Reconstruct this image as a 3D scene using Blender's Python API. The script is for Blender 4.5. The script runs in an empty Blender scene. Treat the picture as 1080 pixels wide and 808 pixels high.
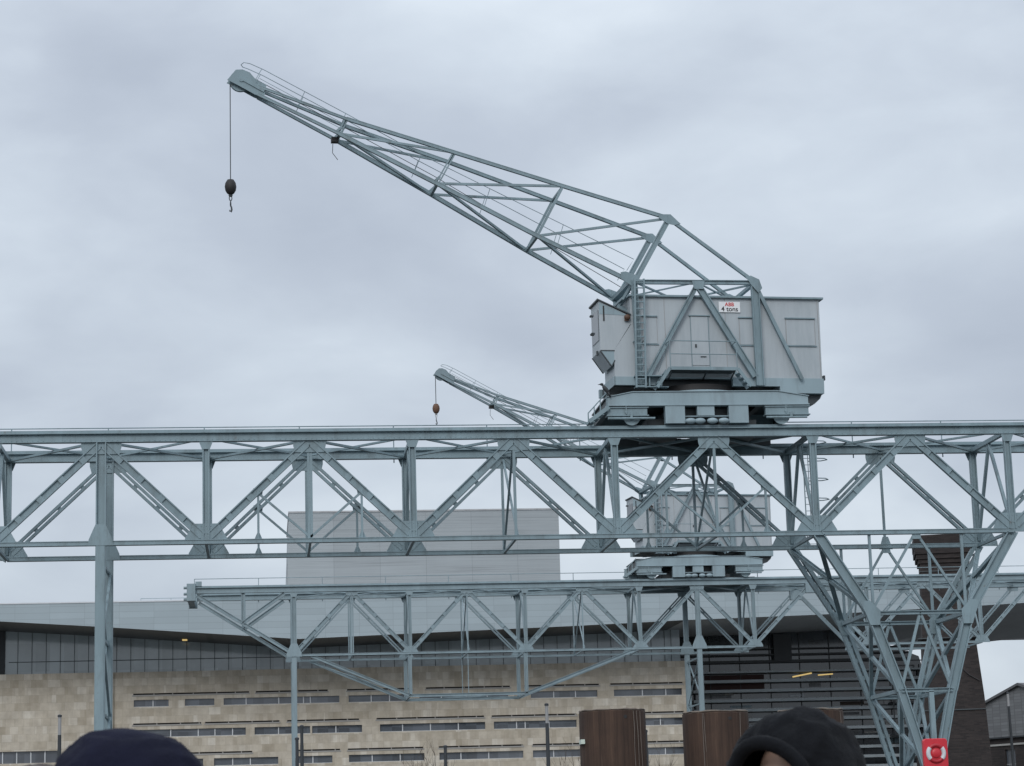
import bpy, bmesh, math, random
from mathutils import Vector, Matrix
random.seed(7)
sc = bpy.context.scene
col = sc.collection
V = Vector

# ------------------------------------------------------------------ materials
def new_mat(name):
    m = bpy.data.materials.new(name); m.use_nodes = True
    nt = m.node_tree; nt.nodes.clear()
    out = nt.nodes.new('ShaderNodeOutputMaterial')
    b = nt.nodes.new('ShaderNodeBsdfPrincipled')
    nt.links.new(b.outputs[0], out.inputs[0])
    return m, nt, b

def N(nt, t, **kw):
    n = nt.nodes.new(t)
    for k, v in kw.items():
        if k == 'inp':
            for kk, vv in v.items(): n.inputs[kk].default_value = vv
        else: setattr(n, k, v)
    return n

def ramp(nt, fac, stops):
    r = nt.nodes.new('ShaderNodeValToRGB')
    el = r.color_ramp.elements
    while len(el) < len(stops): el.new(.5)
    for e, (p, c) in zip(el, stops):
        e.position = p; e.color = (*c, 1) if len(c) == 3 else c
    nt.links.new(fac, r.inputs[0]); return r.outputs[0]

def mixc(nt, fac, a, b, mode='MIX'):
    m = nt.nodes.new('ShaderNodeMix'); m.data_type = 'RGBA'; m.blend_type = mode
    for s, v in ((m.inputs[0], fac), (m.inputs[6], a), (m.inputs[7], b)):
        if hasattr(v, 'links'): nt.links.new(v, s)
        elif isinstance(v, (int, float)): s.default_value = v
        else: s.default_value = (*v, 1)
    return m.outputs[2]

def scaled(c, k): return tuple(min(1, x*k) for x in c)

def paint(name, base, rough=.5, var=.16, dirt=None, dirt_amt=.35, scale=.9, rust=None, bump=.0, stretch=(1, 1, .25), spec=.5, metallic=0):
    m, nt, b = new_mat(name)
    tc = N(nt, 'ShaderNodeTexCoord')
    mp = N(nt, 'ShaderNodeMapping'); mp.inputs['Scale'].default_value = stretch
    nt.links.new(tc.outputs['Object'], mp.inputs[0])
    n1 = N(nt, 'ShaderNodeTexNoise', inp={'Scale': scale, 'Detail': 6, 'Roughness': .6})
    nt.links.new(mp.outputs[0], n1.inputs['Vector'])
    c = ramp(nt, n1.outputs[0], [(.3, scaled(base, 1-var)), (.7, scaled(base, 1+var))])
    if dirt:
        n2 = N(nt, 'ShaderNodeTexNoise', inp={'Scale': scale*3.1, 'Detail': 8, 'Roughness': .7})
        nt.links.new(mp.outputs[0], n2.inputs['Vector'])
        f = ramp(nt, n2.outputs[0], [(.5, (0, 0, 0)), (.78, (dirt_amt,)*3)])
        c = mixc(nt, f, c, dirt)
    if rust:
        n3 = N(nt, 'ShaderNodeTexNoise', inp={'Scale': 2.6, 'Detail': 9, 'Roughness': .72})
        nt.links.new(tc.outputs['Object'], n3.inputs['Vector'])
        f = ramp(nt, n3.outputs[0], [(.635, (0, 0, 0)), (.73, (.7,)*3)])
        c = mixc(nt, f, c, rust)
    nt.links.new(c, b.inputs['Base Color'])
    nr = ramp(nt, n1.outputs[0], [(.2, (rough*.8,)*3), (.8, (min(1, rough*1.2),)*3)])
    nt.links.new(nr, b.inputs['Roughness'])
    b.inputs['Specular IOR Level'].default_value = spec
    b.inputs['Metallic'].default_value = metallic
    if bump:
        n4 = N(nt, 'ShaderNodeTexNoise', inp={'Scale': scale*9, 'Detail': 5})
        nt.links.new(tc.outputs['Object'], n4.inputs['Vector'])
        bp = N(nt, 'ShaderNodeBump', inp={'Strength': bump, 'Distance': .02})
        nt.links.new(n4.outputs[0], bp.inputs['Height']); nt.links.new(bp.outputs[0], b.inputs['Normal'])
    return m

M = {}
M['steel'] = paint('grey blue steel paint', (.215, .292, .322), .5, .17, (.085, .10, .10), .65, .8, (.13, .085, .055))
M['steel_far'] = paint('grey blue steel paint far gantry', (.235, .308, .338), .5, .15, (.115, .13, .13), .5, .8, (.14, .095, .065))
M['steel_light'] = paint('pale blue steel paint', (.28, .365, .40), .45, .11, (.15, .17, .18), .45, .7)
M['dark_steel'] = paint('dark oily steel', (.045, .055, .06), .5, .3)
M['black_iron'] = paint('blackened iron', (.02, .018, .018), .6, .3)
M['orange_iron'] = paint('rusty orange iron', (.115, .06, .036), .65, .3)
M['post_dark'] = paint('dark lamp column paint', (.035, .04, .045), .5, .2)
M['post_pale'] = paint('galvanised column', (.33, .33, .33), .5, .15)
M['trim_white'] = paint('white trim', (.62, .64, .66), .5, .06)
M['white_sign'] = paint('white sign enamel', (.78, .79, .8), .35, .04)
M['red_letter'] = paint('red lettering', (.55, .03, .03), .4, .05)
M['black_letter'] = paint('black lettering', (.02, .02, .022), .4, .05)
M['red_plastic'] = paint('red moulded plastic', (.60, .03, .045), .38, .08, scale=3)
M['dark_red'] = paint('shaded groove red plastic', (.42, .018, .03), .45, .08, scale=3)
M['asphalt'] = paint('quay paving', (.075, .075, .072), .9, .25, (.1, .1, .1), .4, .3, stretch=(1, 1, 1), bump=.3)
M['concrete'] = paint('quay concrete', (.3, .29, .27), .85, .15, (.12, .12, .11), .5, .5, stretch=(1, 1, .4), bump=.3)
M['lintel'] = paint('pale concrete lintel', (.36, .35, .33), .8, .1)
M['planks'] = paint('weathered deck planks', (.16, .13, .1), .85, .25, (.08, .07, .06), .5, 1.2, stretch=(.2, 4, 1))
M['skin'] = paint('skin', (.52, .34, .26), .5, .05, scale=6, stretch=(1, 1, 1))
M['hair_brown'] = paint('brown hair', (.05, .03, .022), .5, .35, scale=30, stretch=(1, 1, .2))
M['hair_dark'] = paint('dark hair', (.016, .012, .011), .5, .35, scale=30, stretch=(1, 1, .2))
M['eye'] = paint('eye white', (.7, .7, .68), .3, .02)
M['lip'] = paint('lips', (.36, .15, .13), .5, .05)
M['denim'] = paint('dark trousers', (.02, .023, .03), .8, .25, scale=8)
M['coat_brown'] = paint('brown coat cloth', (.06, .045, .035), .85, .2, scale=8)
M['feather'] = paint('dark crow feathers', (.03, .032, .036), .6, .25, scale=8)
M['twig'] = paint('bare twig bark', (.07, .055, .045), .85, .2, scale=8)
M['tag_white'] = paint('pale tag', (.6, .68, .6), .5, .05)
M['asphalt_roof'] = paint('roof felt', (.12, .12, .125), .85, .15)

def cloth(name, base, sc_, fold):
    m, nt, b = new_mat(name)
    tc = N(nt, 'ShaderNodeTexCoord')
    n1 = N(nt, 'ShaderNodeTexNoise', inp={'Scale': sc_, 'Detail': 5, 'Roughness': .6})
    n2 = N(nt, 'ShaderNodeTexNoise', inp={'Scale': 420, 'Detail': 2})
    for n in (n1, n2): nt.links.new(tc.outputs['Object'], n.inputs['Vector'])
    c = ramp(nt, n1.outputs[0], [(.3, scaled(base, .75)), (.7, scaled(base, 1.25))])
    nt.links.new(c, b.inputs['Base Color'])
    b.inputs['Roughness'].default_value = .9
    b.inputs['Sheen Weight'].default_value = .02
    b.inputs['Specular IOR Level'].default_value = .15
    b.inputs['Sheen Roughness'].default_value = .5
    mth = N(nt, 'ShaderNodeMath', operation='MULTIPLY_ADD', inp={1: .12})
    nt.links.new(n2.outputs[0], mth.inputs[0]); nt.links.new(n1.outputs[0], mth.inputs[2])
    bp = N(nt, 'ShaderNodeBump', inp={'Strength': fold, 'Distance': .012})
    nt.links.new(mth.outputs[0], bp.inputs['Height']); nt.links.new(bp.outputs[0], b.inputs['Normal'])
    return m
M['navy'] = cloth('navy knit cloth', (.0085, .0095, .023), 14, .8)
M['black_quilt'] = cloth('black quilted nylon', (.007, .0078, .010), 22, .9)

# cab sheet metal: pale grey boarding with narrow vertical seams
def cab_mat():
    m, nt, b = new_mat('pale grey cab boarding')
    tc = N(nt, 'ShaderNodeTexCoord')
    sx = N(nt, 'ShaderNodeSeparateXYZ'); nt.links.new(tc.outputs['Object'], sx.inputs[0])
    w = N(nt, 'ShaderNodeMath', operation='MULTIPLY', inp={1: 6.5}); nt.links.new(sx.outputs[0], w.inputs[0])
    fr = N(nt, 'ShaderNodeMath', operation='FRACT'); nt.links.new(w.outputs[0], fr.inputs[0])
    seam = ramp(nt, fr.outputs[0], [(0, (.95,)*3), (.07, (.99,)*3), (.9, (1, 1, 1)), (1, (.95,)*3)])
    mp = N(nt, 'ShaderNodeMapping'); mp.inputs['Scale'].default_value = (1, 1, .18)
    nt.links.new(tc.outputs['Object'], mp.inputs[0])
    n1 = N(nt, 'ShaderNodeTexNoise', inp={'Scale': 2.2, 'Detail': 9, 'Roughness': .72})
    nt.links.new(mp.outputs[0], n1.inputs['Vector'])
    c = ramp(nt, n1.outputs[0], [(.28, (.355, .40, .425)), (.5, (.415, .455, .48)), (.75, (.45, .49, .51))])
    c = mixc(nt, 1.0, c, seam, 'MULTIPLY')
    nt.links.new(c, b.inputs['Base Color']); b.inputs['Roughness'].default_value = .6
    return m
M['cab'] = cab_mat()

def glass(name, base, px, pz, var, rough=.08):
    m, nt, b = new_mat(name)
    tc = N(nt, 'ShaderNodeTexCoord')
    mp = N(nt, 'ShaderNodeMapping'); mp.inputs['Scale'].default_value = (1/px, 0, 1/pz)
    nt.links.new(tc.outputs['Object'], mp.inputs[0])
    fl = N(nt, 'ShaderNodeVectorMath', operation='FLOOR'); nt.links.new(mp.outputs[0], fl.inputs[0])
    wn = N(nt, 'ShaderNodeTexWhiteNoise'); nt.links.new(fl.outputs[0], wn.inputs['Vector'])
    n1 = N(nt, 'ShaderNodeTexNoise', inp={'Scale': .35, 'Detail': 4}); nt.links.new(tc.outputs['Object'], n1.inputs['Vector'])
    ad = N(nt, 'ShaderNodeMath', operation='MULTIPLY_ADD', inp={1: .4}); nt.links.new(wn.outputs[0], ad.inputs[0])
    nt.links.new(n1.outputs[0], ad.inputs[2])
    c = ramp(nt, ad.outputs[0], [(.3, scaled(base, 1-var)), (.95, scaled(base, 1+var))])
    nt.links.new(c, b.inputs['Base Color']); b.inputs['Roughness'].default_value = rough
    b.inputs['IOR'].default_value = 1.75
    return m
M['glass'] = glass('grey curtain wall glass', (.40, .465, .49), 1.44, 2.9, .2)
M['glass_dark'] = glass('dark window glass', (.075, .085, .10), 1.1, .9, .6)
M['glass_atrium'] = glass('dark atrium glass', (.024, .031, .037), 1.7, 1.05, .9)  # strong mottling paints reflections into the glass colour

def stone_mat():
    m, nt, b = new_mat('tan stone ashlar')
    tc = N(nt, 'ShaderNodeTexCoord')
    sx = N(nt, 'ShaderNodeSeparateXYZ'); nt.links.new(tc.outputs['Object'], sx.inputs[0])
    # gently uneven joints
    cx = N(nt, 'ShaderNodeCombineXYZ'); nt.links.new(sx.outputs[0], cx.inputs[0]); nt.links.new(sx.outputs[2], cx.inputs[1])
    cols = []
    for (sw, rh, off, fq) in ((1.25, .78, .37, 2), (.62, .78, .5, 3)):
        br = N(nt, 'ShaderNodeTexBrick', offset=off, offset_frequency=fq, squash=.72, squash_frequency=3,
               inp={'Color1': (.0, .0, .0, 1), 'Color2': (1, 1, 1, 1), 'Mortar': (.35, .35, .35, 1), 'Scale': 1, 'Mortar Size': .012,
                    'Mortar Smooth': .3, 'Bias': 0, 'Brick Width': sw, 'Row Height': rh})
        nt.links.new(cx.outputs[0], br.inputs['Vector']); cols.append(br)
    f = mixc(nt, .45, cols[0].outputs[0], cols[1].outputs[0])
    bw = N(nt, 'ShaderNodeRGBToBW'); nt.links.new(f, bw.inputs[0])
    c = ramp(nt, bw.outputs[0], [(.05, (.48, .42, .33)), (.35, (.56, .50, .405)), (.65, (.62, .56, .465)), (.95, (.73, .68, .59))])
    n1 = N(nt, 'ShaderNodeTexNoise', inp={'Scale': .9, 'Detail': 8, 'Roughness': .68}); nt.links.new(tc.outputs['Object'], n1.inputs['Vector'])
    st = ramp(nt, n1.outputs[0], [(.3, (.74, .73, .72)), (.65, (1.0, 1.0, 1.0))])
    c = mixc(nt, 1.0, c, st, 'MULTIPLY')
    mo = ramp(nt, cols[0].outputs['Fac'], [(0, (1, 1, 1)), (1, (.8, .79, .77))])
    c = mixc(nt, 1.0, c, mo, 'MULTIPLY')
    nt.links.new(c, b.inputs['Base Color']); b.inputs['Roughness'].default_value = .85
    bp = N(nt, 'ShaderNodeBump', inp={'Strength': .4, 'Distance': .03}); nt.links.new(n1.outputs[0], bp.inputs['Height'])
    nt.links.new(bp.outputs[0], b.inputs['Normal'])
    return m
M['stone'] = stone_mat()

def panel_mat(name, base, pw, ph, seam, lineh=None, var=.06):
    """metal panels: seams in x every pw, in z every ph"""
    m, nt, b = new_mat(name)
    tc = N(nt, 'ShaderNodeTexCoord')
    sx = N(nt, 'ShaderNodeSeparateXYZ'); nt.links.new(tc.outputs['Object'], sx.inputs[0])
    cx = N(nt, 'ShaderNodeCombineXYZ'); nt.links.new(sx.outputs[0], cx.inputs[0]); nt.links.new(sx.outputs[2], cx.inputs[1])
    br = N(nt, 'ShaderNodeTexBrick', offset=0, offset_frequency=2, squash=1,
           inp={'Color1': (.35, .35, .35, 1), 'Color2': (.65, .65, .65, 1), 'Mortar': (0, 0, 0, 1), 'Scale': 1, 'Mortar Size': seam, 'Mortar Smooth': .2,
                'Brick Width': pw, 'Row Height': ph})
    nt.links.new(cx.outputs[0], br.inputs['Vector'])
    c = ramp(nt, br.outputs[0], [(0, scaled(base, .72)), (.33, scaled(base, 1-var)), (.66, scaled(base, 1+var))])
    if lineh:
        mp = N(nt, 'ShaderNodeMapping'); mp.inputs['Scale'].default_value = (.06, 0, lineh); nt.links.new(tc.outputs['Object'], mp.inputs[0])
        n2 = N(nt, 'ShaderNodeTexNoise', inp={'Scale': 1, 'Detail': 3, 'Roughness': .8}); nt.links.new(mp.outputs[0], n2.inputs['Vector'])
        st = ramp(nt, n2.outputs[0], [(.36, (.76, .76, .76)), (.47, (.93, .93, .93)), (.62, (1.0, 1.0, 1.0))])
        c = mixc(nt, 1.0, c, st, 'MULTIPLY')
    n1 = N(nt, 'ShaderNodeTexNoise', inp={'Scale': .25, 'Detail': 5}); nt.links.new(tc.outputs['Object'], n1.inputs['Vector'])
    st = ramp(nt, n1.outputs[0], [(.3, (.93, .93, .93)), (.7, (1, 1, 1))])
    c = mixc(nt, 1.0, c, st, 'MULTIPLY')
    nt.links.new(c, b.inputs['Base Color']); b.inputs['Roughness'].default_value = .55
    return m
M['tower'] = panel_mat('grey ribbed cladding', (.30, .325, .335), 5.6, 40, .03, 5.0)
M['fascia'] = panel_mat('pale roof fascia panels', (.36, .425, .455), 3.4, .62, .016)
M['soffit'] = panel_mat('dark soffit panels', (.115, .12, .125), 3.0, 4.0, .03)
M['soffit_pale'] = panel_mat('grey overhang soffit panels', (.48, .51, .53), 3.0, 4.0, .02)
M['louvre'] = paint('pale grey louvre blades', (.38, .425, .445), .5, .1)
M['slate'] = panel_mat('grey slate cladding', (.17, .175, .18), .4, .28, .02, None, .18)

def brick_mat():
    m, nt, b = new_mat('dark red brick')
    tc = N(nt, 'ShaderNodeTexCoord')
    sx = N(nt, 'ShaderNodeSeparateXYZ'); nt.links.new(tc.outputs['Object'], sx.inputs[0])
    ad = N(nt, 'ShaderNodeMath', operation='ADD'); nt.links.new(sx.outputs[0], ad.inputs[0]); nt.links.new(sx.outputs[1], ad.inputs[1])
    cx = N(nt, 'ShaderNodeCombineXYZ'); nt.links.new(ad.outputs[0], cx.inputs[0]); nt.links.new(sx.outputs[2], cx.inputs[1])
    br = N(nt, 'ShaderNodeTexBrick', offset=.5, inp={'Color1': (.026, .0205, .0195, 1), 'Color2': (.050, .038, .035, 1), 'Mortar': (.038, .035, .034, 1), 'Scale': 1,
           'Mortar Size': .012, 'Brick Width': .34, 'Row Height': .12})
    nt.links.new(cx.outputs[0], br.inputs['Vector'])
    n1 = N(nt, 'ShaderNodeTexNoise', inp={'Scale': .7, 'Detail': 7, 'Roughness': .65}); nt.links.new(tc.outputs['Object'], n1.inputs['Vector'])
    st = ramp(nt, n1.outputs[0], [(.3, (.6, .6, .62)), (.7, (1, 1, 1))])
    c = mixc(nt, 1.0, br.outputs[0], st, 'MULTIPLY')
    nt.links.new(c, b.inputs['Base Color']); b.inputs['Roughness'].default_value = .9
    return m
M['brick'] = brick_mat()

def pile_mat():
    m, nt, b = new_mat('rusted steel tube pile')
    tc = N(nt, 'ShaderNodeTexCoord')
    mp = N(nt, 'ShaderNodeMapping'); mp.inputs['Scale'].default_value = (1, 1, .035); nt.links.new(tc.outputs['Object'], mp.inputs[0])
    n1 = N(nt, 'ShaderNodeTexNoise', inp={'Scale': 11, 'Detail': 9, 'Roughness': .78}); nt.links.new(mp.outputs[0], n1.inputs['Vector'])
    c = ramp(nt, n1.outputs[0], [(.25, (.022, .0115, .0075)), (.43, (.050, .027, .0175)), (.60, (.085, .048, .031)), (.76, (.17, .10, .062))])
    n2 = N(nt, 'ShaderNodeTexNoise', inp={'Scale': 26, 'Detail': 3, 'Roughness': .5}); nt.links.new(mp.outputs[0], n2.inputs['Vector'])
    f = ramp(nt, n2.outputs[0], [(.69, (0, 0, 0)), (.76, (.5,)*3)])
    c = mixc(nt, f, c, (.24, .17, .12))
    n3 = N(nt, 'ShaderNodeTexNoise', inp={'Scale': 3, 'Detail': 6}); nt.links.new(tc.outputs['Object'], n3.inputs['Vector'])
    st = ramp(nt, n3.outputs[0], [(.3, (.7, .7, .72)), (.7, (1, 1, 1))])
    c = mixc(nt, 1.0, c, st, 'MULTIPLY')
    nt.links.new(c, b.inputs['Base Color']); b.inputs['Roughness'].default_value = .8
    bp = N(nt, 'ShaderNodeBump', inp={'Strength': .5, 'Distance': .02}); nt.links.new(n1.outputs[0], bp.inputs['Height'])
    nt.links.new(bp.outputs[0], b.inputs['Normal'])
    return m
M['pile'] = pile_mat()
M['rim'] = paint('grey crusted pile rim', (.17, .14, .115), .85, .4, scale=8)

def water_mat():
    m, nt, b = new_mat('harbour water')
    b.inputs['Base Color'].default_value = (.018, .028, .03, 1); b.inputs['Roughness'].default_value = .06; b.inputs['IOR'].default_value = 1.333
    tc = N(nt, 'ShaderNodeTexCoord')
    n1 = N(nt, 'ShaderNodeTexNoise', inp={'Scale': .9, 'Detail': 5}); nt.links.new(tc.outputs['Object'], n1.inputs['Vector'])
    bp = N(nt, 'ShaderNodeBump', inp={'Strength': .5, 'Distance': .15}); nt.links.new(n1.outputs[0], bp.inputs['Height'])
    nt.links.new(bp.outputs[0], b.inputs['Normal'])
    return m
M['water'] = water_mat()

def lamp_mat():
    m, nt, b = new_mat('lit warm lamp')
    b.inputs['Base Color'].default_value = (.8, .6, .2, 1)
    b.inputs['Emission Color'].default_value = (1, .72, .28, 1); b.inputs['Emission Strength'].default_value = .55
    return m
M['lamp'] = lamp_mat()

# ------------------------------------------------------------------ mesh helpers
def axes(d, up):
    d = d.normalized(); up = V(up)
    s = d.cross(up)
    if s.length < 1e-5: s = d.cross(V((1, 0, 0)))
    s.normalize(); u = s.cross(d).normalized()
    return d, s, u

class MB:
    K = 1.0
    def __init__(s, xf=None): s.v = []; s.f = []; s.xf = xf
    def add(s, vs, fs):
        o = len(s.v)
        s.v += [s.xf(V(p)) if s.xf else V(p) for p in vs]
        s.f += [tuple(i+o for i in f) for f in fs]
        return s
    def box(s, a, b):
        (x0, y0, z0), (x1, y1, z1) = a, b
        x0, x1 = min(x0, x1), max(x0, x1); y0, y1 = min(y0, y1), max(y0, y1); z0, z1 = min(z0, z1), max(z0, z1)
        return s.add([(x0, y0, z0), (x1, y0, z0), (x1, y1, z0), (x0, y1, z0), (x0, y0, z1), (x1, y0, z1), (x1, y1, z1), (x0, y1, z1)],
                     [(0, 3, 2, 1), (4, 5, 6, 7), (0, 1, 5, 4), (1, 2, 6, 5), (2, 3, 7, 6), (3, 0, 4, 7)])
    def bar(s, p, q, w, h, up=(0, 0, 1), off=(0, 0)):
        """rectangular bar: w along the side axis, h along up; off shifts it in (side, up)"""
        p, q = V(p), V(q); d, sd, u = axes(q-p, up); w *= s.K; h *= s.K; off = (off[0]*s.K, off[1]*s.K)
        p = p+sd*off[0]+u*off[1]; q = q+sd*off[0]+u*off[1]
        c = [sd*(-w/2)+u*(-h/2), sd*(w/2)+u*(-h/2), sd*(w/2)+u*(h/2), sd*(-w/2)+u*(h/2)]
        return s.add([p+k for k in c]+[q+k for k in c], [(0, 3, 2, 1), (4, 5, 6, 7), (0, 1, 5, 4), (1, 2, 6, 5), (2, 3, 7, 6), (3, 0, 4, 7)])
    def ibeam(s, p, q, w, h, up=(0, 0, 1), t=.03, web=.03):
        """flanges at +-h/2 along up, w wide along side"""
        s.bar(p, q, w, t, up, (0, h/2-t/2)); s.bar(p, q, w, t, up, (0, -h/2+t/2))
        return s.bar(p, q, web, h-2*t, up)
    def twin(s, p, q, w, h, up, gap, step=1.25):
        """two bars a gap apart (along up) joined by short battens"""
        p, q = V(p), V(q); b = (h-gap)/2
        s.bar(p, q, w, b, up, (0, h/2-b/2)); s.bar(p, q, w, b, up, (0, -h/2+b/2))
        L = (q-p).length; n = max(2, int(L/step)); d = (q-p).normalized()
        for i in range(n+1):
            c = p+d*(.12+(L-.24)*i/n)
            s.bar(c-d*.09, c+d*.09, w*.5, gap+.004, up)
        return s
    def tube(s, pts, r, n=8, caps=True):
        pts = [V(p) for p in pts]; rs = r if isinstance(r, (list, tuple)) else [r]*len(pts)
        vs = []; fs = []; ref = None
        for i, p in enumerate(pts):
            d = (pts[min(i+1, len(pts)-1)]-pts[max(i-1, 0)]).normalized()
            if ref is None:
                ref = V((0, 0, 1)) if abs(d.z) < .9 else V((1, 0, 0))
            a = d.cross(ref).normalized(); b = a.cross(d).normalized(); ref = b
            for k in range(n):
                t = 2*math.pi*k/n; vs.append(p+(a*math.cos(t)+b*math.sin(t))*rs[i])
        for i in range(len(pts)-1):
            for k in range(n):
                fs.append((i*n+k, i*n+(k+1) % n, (i+1)*n+(k+1) % n, (i+1)*n+k))
        if caps: fs += [tuple(range(n))[::-1], tuple(range((len(pts)-1)*n, len(pts)*n))]
        return s.add(vs, fs)
    def prism(s, poly, y0, y1):
        """polygon in (x, z) extruded from y0 to y1"""
        n = len(poly); vs = [(x, y0, z) for x, z in poly]+[(x, y1, z) for x, z in poly]
        return s.add(vs, [tuple(range(n)), tuple(range(2*n-1, n-1, -1))]+[(i, i+n, (i+1) % n+n, (i+1) % n) for i in range(n)])
    def lathe(s, prof, c, axis='z', n=20):
        vs = []; fs = []; c = V(c)
        for r, h in prof:
            for k in range(n):
                t = 2*math.pi*k/n; a, b = r*math.cos(t), r*math.sin(t)
                vs.append(c+(V((a, b, h)) if axis == 'z' else V((a, h, b)) if axis == 'y' else V((h, a, b))))
        for i in range(len(prof)-1):
            for k in range(n): fs.append((i*n+k, i*n+(k+1) % n, (i+1)*n+(k+1) % n, (i+1)*n+k))
        fs += [tuple(range(n))[::-1], tuple(range((len(prof)-1)*n, len(prof)*n))]
        return s.add(vs, fs)
    def ellipsoid(s, c, r, n=16, m=10, rot=None):
        c = V(c); vs = []; fs = []
        for i in range(m+1):
            ph = math.pi*i/m
            for k in range(n):
                t = 2*math.pi*k/n
                p = V((r[0]*math.sin(ph)*math.cos(t), r[1]*math.sin(ph)*math.sin(t), r[2]*math.cos(ph)))
                vs.append(c+(rot @ p if rot else p))
        for i in range(m):
            for k in range(n): fs.append((i*n+k, (i+1)*n+k, (i+1)*n+(k+1) % n, i*n+(k+1) % n))
        return s.add(vs, fs)
    def build(s, name, mat, parent=None, smooth=False, bevel=0):
        me = bpy.data.meshes.new(name)
        me.from_pydata([tuple(p) for p in s.v], [], s.f)
        bm = bmesh.new(); bm.from_mesh(me)
        if smooth: bmesh.ops.remove_doubles(bm, verts=bm.verts, dist=1e-5)
        bmesh.ops.recalc_face_normals(bm, faces=bm.faces)
        bm.to_mesh(me); bm.free()
        me.materials.append(mat)
        o = bpy.data.objects.new(name, me); col.objects.link(o)
        if smooth:
            me.shade_smooth()
            if smooth != 'all':
                try: me.set_sharp_from_angle(angle=math.radians(40))
                except Exception: pass
        if bevel:
            b = o.modifiers.new('bevel', 'BEVEL'); b.width = bevel; b.segments = 2; b.limit_method = 'ANGLE'
        if parent:
            # meshes are written in world coordinates: bring them into the parent's space
            loc = parent.location.copy(); p = parent.parent
            while p is not None: loc += p.location; p = p.parent
            me.transform(Matrix.Translation(-loc)); o.parent = parent
        return o

def thing(name, label, cat, loc=(0, 0, 0), group=None):
    o = bpy.data.objects.new(name, None); o.empty_display_size = .5; col.objects.link(o)
    o.location = loc; o['label'] = label; o['category'] = cat
    if group: o['group'] = group
    return o
def tag(o, label, cat, group=None):
    o['label'] = label; o['category'] = cat
    if group: o['group'] = group
    return o
def structure(o): o['kind'] = 'structure'; return o

# ------------------------------------------------------------------ setting: water, quays
QZ = 3.0
structure(MB().add([(-3000, -300, 0), (3000, -300, 0), (3000, 86, 0), (-3000, 86, 0)], [(0, 1, 2, 3)]).build('water', M['water']))
structure(MB().add([(-3000, 84, QZ), (3000, 84, QZ), (3000, 6000, QZ), (-3000, 6000, QZ)], [(0, 1, 2, 3)]).build('ground', M['asphalt']))
structure(MB().box((-400, 83.2, -3), (400, 84, QZ+.15)).build('quay_wall', M['concrete']))
structure(MB().box((-14, -4, .15), (16, 7.2, .5)).build('jetty_deck', M['planks']))

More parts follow.
